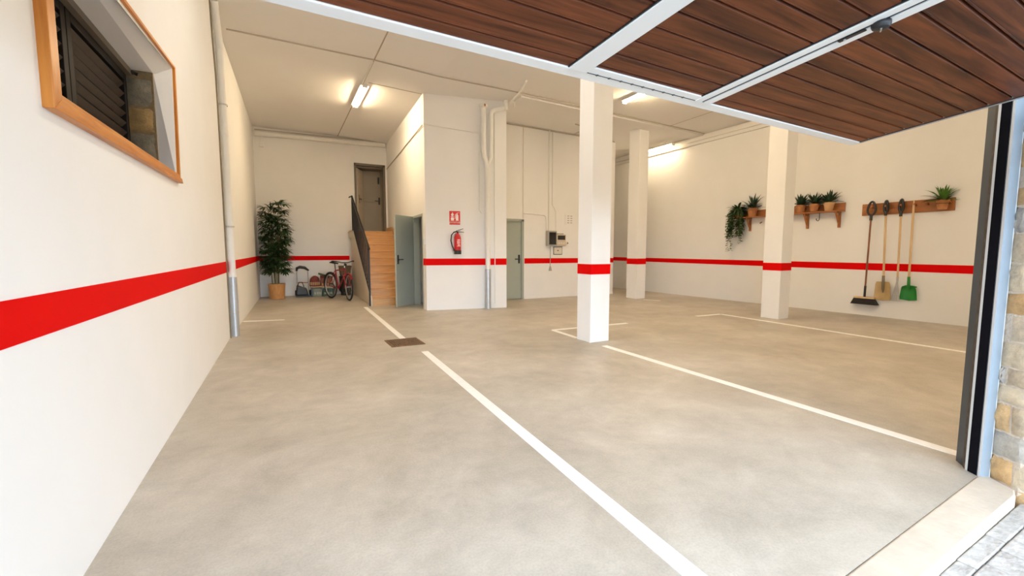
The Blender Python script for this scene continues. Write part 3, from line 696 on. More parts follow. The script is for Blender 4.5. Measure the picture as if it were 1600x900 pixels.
jb = thing('junction_box', (-.38, 13.46, 4.06), 'small white junction box high on the back wall above the palm', 'junction box')
MB().box(-.43, -.33, 13.43, 13.49, 4.0, 4.12).build('case', M['wall'], jb, bev=.006)
MB().tube([(-.40, 13.46, 4.12), (-.40, 13.46, 4.30)], .006, 6).build('cord', M['pipe'], jb)

# ------------------------------------------------------------------ lamps
def lamp(c, length, axis, down, label, tm='tube', hang=0.):
    c = V(c); ax = V(axis).normalized(); dw = V(down).normalized(); sd_ = ax.cross(dw)
    t = thing('tube_lamp', c, label, 'lamp', 'fluorescent tube lamps')
    MB().obox(c+dw*.018, ax*length/2, sd_*.05, dw*.018).build('housing', M['frame_w'], t, bev=.004)
    MB().obox(c+dw*.037, ax*length/2, sd_*.082, dw*.002).build('glow_shield', M['frame_w'], t)  # thin wings added to shield the ceiling from the tube's glow
    if hang:
        for s in (-1, 1): MB().tube([c+ax*s*length*.33, c+ax*s*length*.33+V((0, 0, hang))], .006, 6).build('hanger', M['frame_w'], t)
    m = MB()
    n = 10; L2 = length/2-.02
    prf = [(math.cos(PI*k/n)*.042, .036+math.sin(PI*k/n)*.040) for k in range(n+1)]
    vs = [c+ax*s*L2+sd_*a+dw*b for s in (-1, 1) for a, b in prf]; k = n+1
    m.add(vs, [tuple(range(k)), tuple(range(2*k-1, k-1, -1))]+[(i, i+1, k+i+1, k+i) for i in range(n)]+[(k-1, 0, k, 2*k-1)])
    m.build('diffuser', M[tm], t, smooth=True)
    for s in (-1, 1):
        MB().obox(c+ax*s*(length/2)+dw*.04, ax*.012, sd_*.05, dw*.042).build('end_cap', M['frame_w'], t, bev=.003)
lamp((1.55, 9.67, 4.50), 1.28, (0, 1, 0), (0, 0, -1), 'lit tube lamp on the ceiling before the wooden steps')
lamp((6.42, 6.45, 4.39), 1.28, (0, 1, 0), (0, 0, -1), 'lit tube lamp on the ceiling just right of the nearest pillar')
lamp((9.66, 9.40, 4.235), 1.45, (0, 1, 0), (0, 0, -1), 'lit tube lamp high along the right wall beside the farthest pillar', 'tubew', .097)
lamp((1.55, 4.3, 4.50), 1.28, (0, 1, 0), (0, 0, -1), 'added unseen fill lamp on the ceiling above the raised garage door', 'tubefill')  # unseen fill lamp, added to brighten the left wall and near ceiling
lamp((5.7, 2.0, 4.388), 1.28, (0, 1, 0), (0, 0, -1), 'added unseen fill lamp on the ceiling near the front wall')  # unseen fill lamp, added to brighten the right wall and nearest pillar

# ------------------------------------------------------------------ drain grate
dg = thing('drain_grate', (1.43, 5.82, 0), 'rusty square drain grate set across the white floor line', 'drain grate')
dx0, dx1, dy0, dy1 = 1.205, 1.65, 5.58, 6.06
MB().box(dx0+.01, dx1-.01, dy0+.01, dy1-.01, .0005, .002).build('pit', M['pit'], dg)
m = MB().box(dx0, dx1, dy0, dy0+.02, .0005, .008); m.box(dx0, dx1, dy1-.02, dy1, .0005, .008); m.box(dx0, dx0+.02, dy0+.02, dy1-.02, .0005, .008); m.box(dx1-.02, dx1, dy0+.02, dy1-.02, .0005, .008)
m.build('rim', M['grate'], dg)
m = MB()
for k in range(14):
    x = dx0+.035+k*(dx1-dx0-.07)/13; m.box(x-.006, x+.006, dy0+.02, dy1-.02, .002, .007)
for k in range(8):
    y = dy0+.05+k*(dy1-dy0-.1)/7; m.box(dx0+.02, dx1-.02, y-.004, y+.004, .002, .006)
m.build('bars', M['grate'], dg)

# ------------------------------------------------------------------ block wall items
fe_x = 3.255; ey = YF(fe_x)-.095
ex = thing('fire_extinguisher', (fe_x, ey, 1.18), 'red fire extinguisher hanging on the wall block below red sign', 'fire extinguisher')
MB().lathe([(.01, 1.245), (.068, 1.25), (.074, 1.27), (.074, 1.52), (.066, 1.56), (.042, 1.592), (.026, 1.60), (.024, 1.625), (.001, 1.626)], (fe_x, ey, 0), 24).build('cylinder', M['redpaint'], ex, smooth=True)
MB().lathe([(.072, 1.18), (.077, 1.185), (.077, 1.262), (.070, 1.266)], (fe_x, ey, 0), 24).build('base_boot', M['black'], ex, smooth=True)
m = MB().tube([(fe_x, ey, 1.62), (fe_x, ey, 1.66)], .02); m.bar((fe_x-.03, ey, 1.655), (fe_x+.14, ey, 1.64), .022, .012); m.bar((fe_x-.03, ey, 1.665), (fe_x+.13, ey, 1.715), .022, .010); m.build('valve_handle', M['black'], ex)
m = MB().tube([(fe_x-.02, ey, 1.65), (fe_x-.08, ey-.01, 1.64), (fe_x-.135, ey-.01, 1.58), (fe_x-.15, ey-.01, 1.46), (fe_x-.125, ey-.01, 1.36), (fe_x-.095, ey-.02, 1.29), (fe_x-.085, ey-.02, 1.25)], [.012]*5+[.014, .017], 10); m.build('hose', M['rubber'], ex, smooth=True)
m = MB()
for k in range(9):
    an = -PI/2+(-.75+k*.19); m.v.append((fe_x+.0755*math.cos(an), ey+.0755*math.sin(an), 1.33)); m.v.append((fe_x+.0755*math.cos(an), ey+.0755*math.sin(an), 1.50))
m.f = [(2*k, 2*k+2, 2*k+3, 2*k+1) for k in range(8)]; m.build('instruction_label', M['signred'], ex, fix=False)
m = MB()
for (za, zb_, w0, w1_) in ((1.475, 1.487, -.4, .4), (1.45, 1.458, -.5, .45), (1.432, 1.440, -.5, .3), (1.414, 1.422, -.5, .5), (1.396, 1.404, -.45, .2), (1.365, 1.38, -.3, .4), (1.345, 1.353, -.5, .5)):
    n = 6; vs = []
    for k in range(n+1):
        an = -PI/2+w0+(w1_-w0)*k/n
        vs += [(fe_x+.0765*math.cos(an), ey+.0765*math.sin(an), za), (fe_x+.0765*math.cos(an), ey+.0765*math.sin(an), zb_)]
    m.add(vs, [(2*k, 2*k+2, 2*k+3, 2*k+1) for k in range(n)])
m.build('label_print', M['signwhite'], ex, fix=False)
MB().box(fe_x-.03, fe_x+.03, ey+.07, YF(fe_x)+.004, 1.50, 1.62).build('wall_bracket', M['steel'], ex)
# sign
sgx0, sgx1, sgz0, sgz1 = 3.125, 3.352, 1.803, 2.085
dxs = V((1, -.2147, 0)).normalized(); ns = V((-.2147, -1, 0)).normalized()
so = V((sgx0, YF(sgx0), 0)) + ns*.002; sW = sgx1-sgx0
sg = thing('safety_sign', so+dxs*sW/2+V((0, 0, 1.8)), 'red safety sign with white pictograms above fire extinguisher', 'sign')
def sgp(u, z, h=0.): return so+dxs*u+V((0, 0, sgz0+z))+ns*h
m = MB().hexa([sgp(0, 0), sgp(sW, 0), sgp(sW, .282), sgp(0, .282), sgp(0, 0, .004), sgp(sW, 0, .004), sgp(sW, .282, .004), sgp(0, .282, .004)]); m.build('plate', M['signred'], sg)
def pf(m, pts, h=.0052):
    k = len(pts); m.add([sgp(u, z, .0035) for u, z in pts]+[sgp(u, z, h) for u, z in pts], [tuple(range(k, 2*k)), tuple(range(k-1, -1, -1))]+[(i, (i+1) % k, k+(i+1) % k, k+i) for i in range(k)])
m = MB()
# extinguisher pictogram
pf(m, [(.135, .085), (.19, .085), (.19, .19), (.18, .21), (.145, .21), (.135, .19)]); pf(m, [(.150, .213), (.175, .213), (.175, .232), (.150, .232)]); pf(m, [(.15, .236), (.205, .246), (.205, .254), (.15, .244)])
pf(m, [(.150, .225), (.118, .215), (.112, .12), (.122, .12), (.126, .208), (.150, .216)])
# flame and hand pictogram
pf(m, [(.035, .085), (.09, .085), (.098, .12), (.088, .15), (.037, .15), (.027, .12)]); pf(m, [(.03, .16), (.095, .16), (.095, .172), (.03, .172)])
pf(m, [(.062, .262), (.085, .225), (.092, .205), (.078, .178), (.048, .178), (.034, .205), (.044, .228), (.052, .222)])
m.build('pictogram', M['signwhite'], sg, fix=False)
m = MB(); pf(m, [(.012, .072), (sW-.012, .072), (sW-.012, .076), (.012, .076)]); m.build('divider', M['signwhite'], sg, fix=False)
def text(s, loc, size, rotm, m_, parent, name='lettering'):
    cu = bpy.data.curves.new(name, 'FONT'); cu.body = s; cu.size = size; cu.align_x = 'CENTER'; cu.align_y = 'CENTER'; cu.extrude = .0006; cu.materials.append(m_)
    tmp = bpy.data.objects.new('tmp', cu); COL.objects.link(tmp)
    me = bpy.data.meshes.new_from_object(tmp.evaluated_get(bpy.context.evaluated_depsgraph_get())); me.name = name
    bpy.data.objects.remove(tmp); bpy.data.curves.remove(cu); me.materials.clear(); me.materials.append(m_)
    o = bpy.data.objects.new(name, me); COL.objects.link(o)
    base = V((0, 0, 0)); p = parent
    while p is not None: base += p.location; p = p.parent
    o.parent = parent; o.location = V(loc)-base; o.rotation_euler = rotm
    return o
text('EXTINTOR', sgp(sW/2, .038, .005), .046, (PI/2, 0, math.atan2(-.2147, 1)), M['signwhite'], sg)
# light switch on the block corner
s_ = thing('light_switch', (2.63, 8.86, 1.44), 'small white switch on the corner between green door and extinguisher', 'switch')
MB().box(2.618, 2.640, 8.82, 8.90, 1.38, 1.50).build('plate', M['frame_w'], s_, bev=.004)
MB().box(2.612, 2.618, 8.845, 8.875, 1.41, 1.47).build('rocker', M['frame_w'], s_, bev=.002)

# ------------------------------------------------------------------ meter boxes
mb = thing('meter_box', (6.30, YC, 1.4), 'grey meter box with dark window on the rear wall', 'meter box')
m = MB().box(6.165, 6.445, YC-.12, YC, 1.385, 1.78); m.build('case', M['meter'], mb, bev=.012)
MB().box(6.215, 6.41, YC-.128, YC-.115, 1.43, 1.73).build('window', M['glassd'], mb, bev=.006)
m = MB().box(6.20, 6.425, YC-.124, YC-.118, 1.415, 1.43); m.box(6.20, 6.425, YC-.124, YC-.118, 1.73, 1.745); m.box(6.20, 6.215, YC-.124, YC-.118, 1.43, 1.73); m.box(6.41, 6.425, YC-.124, YC-.118, 1.43, 1.73); m.build('window_bezel', M['dgrey'], mb)
tb = thing('timer_box', (6.62, YC, 1.4), 'beige box with dark display beside the grey meter box', 'control box')
MB().box(6.465, 6.76, YC-.09, YC, 1.385, 1.69).build('case', M['beige'], tb, bev=.01)
MB().box(6.49, 6.73, YC-.096, YC-.085, 1.545, 1.66).build('display', M['glassd'], tb, bev=.003)
for k in range(3): MB().box(6.51+k*.075, 6.555+k*.075, YC-.095, YC-.088, 1.44, 1.475).build('button', M['plate'], tb)
MB().box(6.52, 6.70, YC-.06, YC-.002, 1.69, 1.72).build('top_cap', M['meter'], tb)
so_ = thing('wall_socket', (6.83, YC, 1.46), 'small ivory round socket right of the beige box', 'conduit')
MB().lathe([(.05, 0), (.05, .03), (.042, .04), (.001, .041)], (6.835, YC, 1.465), 18, axis=(0, -1, 0)).build('cover', M['plate'], so_, smooth=True)
MB().lathe([(.02, .038), (.02, .046), (.001, .047)], (6.845, YC, 1.46), 12, axis=(0, -1, 0)).build('outlet', M['dgrey'], so_, smooth=True)
ip = thing('inspection_plate', (6.55, YC, 1.15), 'square bordered white cover plate below the meter boxes', 'cover plate')
MB().box(6.41, 6.69, YC-.012, YC, 1.15, 1.365).build('border', M['dgrey'], ip)
MB().box(6.425, 6.675, YC-.02, YC-.008, 1.165, 1.35).build('cover', M['plate'], ip, bev=.003)
MB().lathe([(.016, 0), (.016, .012), (.001, .013)], (6.545, YC-.018, 1.26), 12, axis=(0, -1, 0)).build('lock', M['black'], ip)
pc = thing('hanging_plug', (6.30, YC, .75), 'grey plug on a cord hanging below the meter box', 'plug')
MB().tube([(6.30, YC-.02, 1.38), (6.305, YC-.02, 1.1), (6.30, YC-.02, .83)], .009, 8).build('cord', M['meter'], pc)
MB().hexa([(6.26, YC-.045, .72), (6.345, YC-.045, .72), (6.345, YC-.004, .72), (6.26, YC-.004, .72), (6.285, YC-.035, .84), (6.32, YC-.035, .84), (6.32, YC-.008, .84), (6.285, YC-.008, .84)]).build('plug_body', M['meter'], pc, bev=.004)
vp = thing('wall_vent', (6.93, YC, 1.96), 'faint white slotted plate above the meter boxes', 'vent')
MB().box(6.78, 7.08, YC-.012, YC, 1.96, 2.24).build('plate', M['wall'], vp, bev=.003)
for k in range(4):
    for j in (0, 1): MB().box(6.85+j*.10, 6.91+j*.10, YC-.0135, YC-.011, 2.0+k*.06, 2.02+k*.06).build('slot', M['meter'], vp)

# ------------------------------------------------------------------ plants
def foliage_rosette(c, n, ln, w, up, droop, rnd, m=None):
    m = m or MB(); c = V(c)
    for k in range(n):
        an = 2*PI*k/n*1.0+rnd.uniform(-.35, .35); el = rnd.uniform(*up)
        d = V((math.cos(an)*math.cos(el), math.sin(an)*math.cos(el), math.sin(el)))
        m.leaf(c+V((math.cos(an)*.02, math.sin(an)*.02, rnd.uniform(-.01, .02))), d, ln*rnd.uniform(.7, 1.15), w*rnd.uniform(.8, 1.2), droop*rnd.uniform(.6, 1.4))
    return m
def pot(m, c, r, h):
    c = V(c); return m.lathe([(r*.68, 0), (r*.72, .004), (r*.92, h*.72), (r*1.0, h*.74), (r*1.02, h*.98), (r*.98, h), (r*.86, h), (r*.84, h*.9)], c, 22)
def potted(c, r, h, pm, fm, label, nl=34, ln=.20, group='small potted plants on the right wall', seed=1, w=.032, up=(.15, 1.45), droop=.9):
    rnd = random.Random(seed); t = thing('potted_plant', c, label, 'potted plant', group)
    pot(MB(), c, r, h).build('pot', pm, t, smooth=True)
    c = V(c); MB().lathe([(.01, h*.86), (r*.86, h*.87), (.01, h*.93)], c, 16).build('soil', M['soil'], t)
    foliage_rosette(c+V((0, 0, h*.9)), nl, ln, w, up, droop, rnd).build('foliage', fm, t, fix=False)
    return t
SZ = 2.062; SXp = 9.862
p1 = potted((SXp, 6.42, SZ), .108, .195, M['terra'], M['leafd'], 'bushy plant in terracotta pot left of the pillar, beside trailing plant', 48, .33, seed=3, w=.044)
base = potted((SXp, 5.345, SZ), .093, .165, M['terra'], M['leafd'], 'spiky plant in brown pot nearest the pillar on the shelf', 46, .245, seed=5, w=.042, up=(.1, 1.4), droop=.5)
c2 = copy_tree(base); c2.location = (SXp, 5.075, SZ); c2.rotation_euler = (0, 0, 1.3); c2['label'] = 'spiky plant in brown pot at the middle of the three right of pillar'
p4 = potted((SXp, 4.80, SZ), .093, .17, M['terral'], M['leafd'], 'spiky plant in pale pot at the right end of the shelf', 46, .25, seed=8, w=.042, up=(.1, 1.4), droop=.5)
tpn = thing('trailing_plant', (SXp, 6.79, SZ), 'trailing ivy plant spilling over the left end of shelf', 'trailing plant')
pot(MB(), (SXp, 6.79, SZ), .10, .16).build('pot', M['terra'], tpn, smooth=True)
rnd = random.Random(4); m = foliage_rosette((SXp, 6.79, SZ+.15), 80, .26, .055, (-.1, 1.2), 1.9, rnd); vine = MB()
for k in range(34):
    an = rnd.uniform(0, 2*PI); yy = 6.79+.19*math.cos(an)*rnd.uniform(.6, 1.1); xx = SXp-.05+.09*math.sin(an)
    ln = rnd.choice([.30, .42, .5, .62, .5, .35]); 
    if k in (2, 9): ln = .86
    if k in (5,): ln = .72
    if k in (2, 5, 9): yy = (6.90, 6.62, 6.95)[(2, 5, 9).index(k)]; xx = SXp-.12
    pts = [V((SXp, 6.79, SZ+.16)), V((xx*.5+SXp*.5, (yy+6.79)/2, SZ+.22)), V((min(xx, 9.93), yy, SZ+.10))]
    z = SZ+.10
    while z > SZ+.10-ln:
        z -= .06; yy += rnd.uniform(-.015, .018); pts.append(V((min(xx, 9.93)+rnd.uniform(-.008, .008), yy, z)))
    vine.tube(pts, .003, 5)
    for p in pts[2:]:
        for _ in range(3 if p.z > SZ-.45 else 2):
            a2 = rnd.uniform(0, 2*PI); q = V((min(p.x+.02*math.cos(a2), 9.945), p.y, p.z+rnd.uniform(-.02, .02)))
            dd = V((-abs(math.cos(a2))*.8, math.sin(a2), rnd.uniform(-.7, .2)))
            m.leaf(q, dd, rnd.uniform(.05, .085), rnd.uniform(.034, .05), .5, 3)
m.build('foliage', M['leafv'], tpn, fix=False); vine.build('stems', M['cane'], tpn)
# palm
px_, py_ = -.165, 12.75
pl = thing('potted_palm', (px_, py_, 0), 'tall bushy palm in tan pot in the far left corner', 'potted palm')
MB().lathe([(.165, 0), (.175, .01), (.196, .36), (.203, .37), (.203, .40), (.185, .40), (.18, .35)], (px_, py_, 0), 26).build('pot', M['tan'], pl, smooth=True)
MB().lathe([(.01, .34), (.18, .35), (.01, .37)], (px_, py_, 0), 18).build('soil', M['soil'], pl)
rnd = random.Random(7); m = MB()
for k in range(7):
    a0 = 2*PI*k/7+.3; rb = .05+.05*(k % 2); ht = [2.42, 1.95, 2.30, 1.55, 2.05, 1.30, 1.75][k]
    b0 = V((px_+rb*math.cos(a0), py_+rb*math.sin(a0), .34)); tp_ = V((px_+(rb+.07)*math.cos(a0), py_+(rb+.07)*math.sin(a0), ht))
    MB().tube([b0, b0.lerp(tp_, .5)+V((rnd.uniform(-.02, .02), 0, 0)), tp_], [.013, .011, .007], 7).build('cane', M['cane'], pl, smooth=True)
    z = .62+rnd.uniform(0, .15)
    while z < ht:
        t = (z-.34)/(ht-.34); c = b0.lerp(tp_, t)
        for j in range(3):
            an = a0+rnd.uniform(-1.5, 1.5)+(j-1)*1.2; el = rnd.uniform(.25, .75)
            st_ = V((math.cos(an)*math.cos(el), math.sin(an)*math.cos(el), math.sin(el))); pe = c+st_*rnd.uniform(.10, .20)
            m.leaf(c, st_, (pe-c).length, .008, .0, 2)
            for q in range(11):
                fa = an+(q-5)*.32; fe_ = rnd.uniform(.2, .7) if q in (4, 5, 6) else rnd.uniform(-.1, .5)
                d = V((math.cos(fa)*math.cos(fe_), math.sin(fa)*math.cos(fe_), math.sin(fe_)))
                m.leaf(pe, d, rnd.uniform(.19, .30), .043, rnd.uniform(.7, 1.4), 4)
        z += rnd.uniform(.13, .20)
    for q in range(16):
        fa = 2*PI*q/16; fe_ = rnd.uniform(.2, 1.2); d = V((math.cos(fa)*math.cos(fe_), math.sin(fa)*math.cos(fe_), math.sin(fe_)))
        m.leaf(tp_, d, rnd.uniform(.20, .30), .036, rnd.uniform(.9, 1.5), 4)
m.v = [(max(x, -.53), min(y, 13.35), z) for x, y, z in m.v]
m.build('foliage', M['leaf'], pl, fix=False)

# ------------------------------------------------------------------ plant shelf
XR = 9.97
sh = thing('wall_shelf', (9.97, 5.7, 2.03), 'long brown wooden shelf on brackets behind the pillar', 'shelf')
MB().box(9.77, 9.968, 4.55, 6.93, 2.034, 2.060).build('shelf_board', M['shelfw'], sh, bev=.003)
MB().box(9.948, 9.969, 4.55, 6.93, 2.060, 2.212).build('back_board', M['shelfw'], sh, bev=.003)
for y in (6.52, 5.875, 5.235, 4.64):
    m = MB().box(9.935, 9.969, y-.022, y+.022, 1.722, 2.034); m.box(9.79, 9.935, y-.018, y+.018, 2.004, 2.034)
    m.prism([(9.795, y-.014, 2.008), (9.83, y-.014, 2.008), (9.937, y-.014, 1.815), (9.937, y-.014, 1.765)], (0, .028, 0))
    m.build('bracket', M['shelfw'], sh, bev=.002)
for y, big in ((4.965, 1), (5.55, 1), (6.24, 0)):
    m = MB()
    if big: m.tube([(9.86, y, 2.036), (9.86, y, 1.93)]+[(9.86, y+.028+.028*math.cos(a), 1.905+.032*math.sin(a)) for a in [PI+k*PI/8 for k in range(9)]]+[(9.86, y+.057, 1.925)], .007, 8)
    else: m.tube([(9.96, y, 1.92), (9.90, y, 1.905), (9.895, y, 1.885)], .012, 8)
    m.build('hook', M['iron'] if big else M['brownbox'], sh, smooth=True)

# ------------------------------------------------------------------ tool rail and tools
rr_ = thing('tool_rail', (9.97, 3.6, 1.93), 'wooden peg rail holding the long handled tools', 'peg rail')
MB().box(9.945, 9.969, 2.95, 4.258, 1.925, 2.143).build('rail_board', M['shelfw'], rr_, bev=.003)
for y in (4.075, 3.86, 3.64, 3.45, 3.287, 3.0):
    m = MB().lathe([(.014, 0), (.012, .03), (.010, .06), (.018, .072), (.020, .085), (.012, .095), (.001, .096)], (9.946, y, 2.055), 12, axis=(-1, 0, .25)); m.build('peg', M['shelfw'], rr_, smooth=True)
def dgrip(y0, z0, w, h, r=.013):
    m = MB(); pts = []
    for k in range(25):
        a = -PI/2+2*PI*k/24; s_ = math.sin(a); wd = w/2*(math.cos(a))*(1.0-.25*s_)
        pts.append((9.875, y0+wd, z0+h/2+s_*h/2))
    m.tube(pts, r, 8); return m
# broom
t = thing('broom', (9.88, 4.09, .22), 'brown handled broom with wide black bristle head', 'broom', 'tools on the peg rail')
m = dgrip(4.075, 1.925, .125, .25, .019); m.lathe([(.024, 0), (.022, .10), (.017, .11)], (9.875, 4.077, 1.825), 12); m.build('grip', M['black'], t, smooth=True)
MB().tube([(9.877, 4.078, 1.84), (9.885, 4.097, .36)], .0145, 12).build('handle', M['handle_d'], t, smooth=True)
MB().tube([(9.884, 4.094, .58), (9.885, 4.097, .36)], .019, 12).build('ferrule', M['black'], t, smooth=True)
MB().box(9.85, 9.925, 3.93, 4.265, .335, .368).build('head_block', M['handle_l'], t, bev=.006)
MB().hexa([(9.82, 3.885, .225), (9.82, 4.30, .225), (9.955, 4.30, .225), (9.955, 3.885, .225), (9.852, 3.935, .336), (9.852, 4.262, .336), (9.923, 4.262, .336), (9.923, 3.935, .336)]).build('bristles', M['bristle'], t)
# shovel
def blade(yc, z0, z1, w0, w1, xb, depth=.03, lipw=.012):
    """a dished scoop: grid bowed away from the wall"""
    m = MB(); ny, nz = 8, 7; th = .004
    for side in (0, 1):
        for i in range(nz+1):
            t = i/nz; w = w0+(w1-w0)*t
            if t > .85: w *= 1-(t-.85)*.9
            for j in range(ny+1):
                u = j/ny*2-1
                dx = -depth*(abs(u)**3)-depth*.8*max(0, t-.75)*4*.5
                m.v.append((xb+dx+side*th, yc+u*w/2, z0+(z1-z0)*t+(.02*(1-abs(u))*(-1 if i == 0 else 0))))
    k = (nz+1)*(ny+1); f = []
    for i in range(nz):
        for j in range(ny):
            a = i*(ny+1)+j; f += [(a, a+1, a+ny+2, a+ny+1), (k+a, k+a+ny+1, k+a+ny+2, k+a+1)]
    ed = [j for j in range(ny+1)]+[i*(ny+1)+ny for i in range(1, nz+1)]+[nz*(ny+1)+j for j in range(ny-1, -1, -1)]+[i*(ny+1) for i in range(nz-1, 0, -1)]
    for a, b in zip(ed, ed[1:]+ed[:1]): f.append((a, b, k+b, k+a))
    m.f = f; return m
t = thing('shovel', (9.9, 3.83, .33), 'pale handled shovel with flat beige blade', 'shovel', 'tools on the peg rail')
m = dgrip(3.855, 1.955, .052, .215, .021); m.lathe([(.023, 0), (.020, .07), (.016, .08)], (9.875, 3.856, 1.90), 12); m.build('grip', M['black'], t, smooth=True)
MB().tube([(9.878, 3.852, 1.92), (9.90, 3.828, .76)], .0165, 12).build('handle', M['handle_l'], t, smooth=True)
MB().tube([(9.899, 3.829, .79), (9.905, 3.826, .56), (9.915, 3.826, .47)], [.021, .022, .010], 12).build('socket', M['socket'], t, smooth=True)
blade(3.83, .335, .675, .26, .225, 9.93, .03).build('blade', M['beigeblade'], t, smooth=True)
# wire rake
t = thing('wire_rake', (9.9, 3.63, .33), 'pale handled rake with narrow fan of wire tines', 'rake', 'tools on the peg rail')
m = dgrip(3.633, 1.955, .052, .215, .021); m.lathe([(.023, 0), (.020, .09), (.016, .10)], (9.875, 3.632, 1.87), 12); m.build('grip', M['black'], t, smooth=True)
MB().tube([(9.878, 3.630, 1.88), (9.90, 3.618, .74)], .015, 12).build('handle', M['handle_l'], t, smooth=True)
MB().tube([(9.899, 3.618, .77), (9.90, 3.62, .64)], [.018, .012], 10).build('ferrule', M['steel'], t, smooth=True)
m = MB()
for k in range(9):
    u = (k-4)/4; m.tube([(9.90, 3.62+u*.008, .70), (9.895, 3.622+u*.035, .52), (9.885, 3.625+u*.062, .37), (9.86, 3.626+u*.066, .335)], .0042, 6)
m.bar((9.893, 3.57, .43), (9.893, 3.68, .43), .005, .005); m.build('tines', M['steel'], t)
# green scoop
t = thing('dustpan_shovel', (9.9, 3.45, .37), 'green plastic scoop shovel on a pale handle', 'shovel', 'tools on the peg rail')
m = MB().tube([(9.875, 3.462, 2.14), (9.878, 3.461, 2.0), (9.90, 3.458, .76)], [.010, .016, .0165], 12); m.build('handle', M['handle_l'], t, smooth=True)
MB().tube([(9.899, 3.458, .79), (9.905, 3.455, .60), (9.915, 3.452, .56)], [.021, .024, .012], 12).build('socket', M['green'], t, smooth=True)
m = blade(3.448, .375, .615, .255, .20, 9.94, .045); m.build('pan', M['green'], t, smooth=True)
MB().tube([(9.945, 3.355, .605), (9.915, 3.40, .622), (9.915, 3.50, .622), (9.945, 3.54, .605)], .012, 8).build('back_rim', M['green'], t, smooth=True)
# plant on the rail
rp = potted((9.855, 3.078, 1.945), .085, .165, M['terra'], M['leafl'], 'bright green plant in terracotta pot on the peg rail', 48, .255, seed=21, w=.044, up=(.1, 1.4), droop=.7, group=None)
m = MB().ring((9.855, 3.078, 2.045), (0, 0, 1), .082, .004, 24, 6); m.bar((9.936, 3.06, 2.045), (9.948, 3.06, 2.045), .006, .02); m.bar((9.936, 3.096, 2.045), (9.948, 3.096, 2.045), .006, .02)
m.build('hanging_ring', M['iron'], rp)

# ------------------------------------------------------------------ things against the back wall
ht = thing('hand_truck', (.45, 13.0, 0), 'black folding hand truck against the back wall near the palm', 'hand truck')
for x in (.325, .60):
    MB().tube([(x, 13.10, .04), (x-.005, 13.13, .72)], .014, 8).build('upright', M['sleeve'], ht, smooth=True)
MB().tube([(.315, 13.13, .70), (.33, 13.13, .78), (.40, 13.13, .81), (.52, 13.13, .79), (.62, 13.13, .71)], [.025, .035, .04, .038, .022], 10).build('handle', M['black'], ht, smooth=True)
MB().tube([(.32, 13.12, .38), (.60, 13.12, .38)], .012, 8).build('crossbar', M['terra'], ht)
MB().box(.27, .63, 12.88, 13.12, .015, .04).build('toe_plate', M['dgrey'], ht, bev=.004)
for x in (.285, .64):
    w_ = MB().ring((x, 13.16, .09), (1, 0, 0), .065, .024, 20, 8).build('wheel', M['rubber'], ht, smooth=True)
    MB().lathe([(.04, -.015), (.045, 0), (.04, .015)], (x, 13.16, .09), 14, axis=(1, 0, 0)).build('hub', M['steel'], w_)
bg = thing('tool_bag', (.44, 13.0, .04), 'black bag standing on the foot of the hand truck', 'bag')
MB().hexa([(.275, 12.90, .042), (.58, 12.90, .042), (.58, 13.08, .042), (.275, 13.08, .042), (.30, 12.93, .30), (.545, 12.93, .24), (.545, 13.06, .24), (.30, 13.06, .34)]).build('body', M['black'], bg, bev=.03)
MB().tube([(.33, 12.99, .31), (.36, 12.99, .40), (.44, 12.99, .40), (.48, 12.99, .27)], .010, 8).build('carry_handle', M['black'], bg, smooth=True)
# low bench with stored things
bn = thing('low_bench', (.90, 13.0, 0), 'low plank bench between hand truck and bicycle', 'bench')
MB().box(.64, 1.30, 12.82, 13.20, .255, .285).build('top_board', M['board'], bn, bev=.003)
for x in (.67, 1.25): MB().box(x-.02, x+.02, 12.84, 13.18, 0, .255).build('leg_panel', M['dgrey'], bn)
def crate(c, sx, sy, h, mt, name, label, cat='crate'):
    t = thing(name, c, label, cat); x, y, z = c; th = .012
    m = MB().box(x-sx/2, x+sx/2, y-sy/2, y+sy/2, z, z+th)
    m.box(x-sx/2, x+sx/2, y-sy/2, y-sy/2+th, z+th, z+h); m.box(x-sx/2, x+sx/2, y+sy/2-th, y+sy/2, z+th, z+h); m.box(x-sx/2, x-sx/2+th, y-sy/2+th, y+sy/2-th, z+th, z+h); m.box(x+sx/2-th, x+sx/2, y-sy/2+th, y+sy/2-th, z+th, z+h)
    m.build('shell', mt, t, bev=.004)
    MB().box(x-sx/2-.012, x+sx/2+.012, y-sy/2-.012, y-sy/2, z+h-.03, z+h).build('lip', mt, t)
    for k in range(3): MB().box(x-sx/2+.03+k*sx/3.4, x-sx/2+.03+k*sx/3.4+sx/5, y-sy/2-.004, y-sy/2, z+h*.3, z+h*.55).build('slot', M['meter'], t)
    return t
crate((.80, 12.98, .002), .21, .24, .225, M['green2'], 'storage_crate', 'grey green crate under the bench, next to the hand truck')
crate((1.07, 12.98, .002), .26, .24, .20, M['crate_g'], 'storage_crate', 'dark green crate under the bench, behind the bicycle wheel')
hm = thing('helmet', (.74, 13.0, .285), 'dark red helmet on the left end of the bench', 'helmet')
m = MB().lathe([(.135, 0), (.14, .04), (.135, .12), (.115, .20), (.075, .255), (.03, .28), (.001, .284)], (.755, 13.0, .286), 22); m.build('shell', M['maroon'], hm, smooth=True)
for k in range(7):
    a = -PI/2+(k-3)*.34
    MB().obox((.755+.137*math.cos(a), 13.0+.137*math.sin(a), .36), V((math.cos(a), math.sin(a), 0))*.006, V((-math.sin(a), math.cos(a), 0))*.014, (0, 0, .04)).build('vent', M['board'], hm)
cs = thing('storage_box', (1.0, 13.0, .285), 'brown box on the bench under a slanted green cover', 'box')
MB().box(.90, 1.20, 12.88, 13.12, .287, .50).build('body', M['brownbox'], cs, bev=.006)
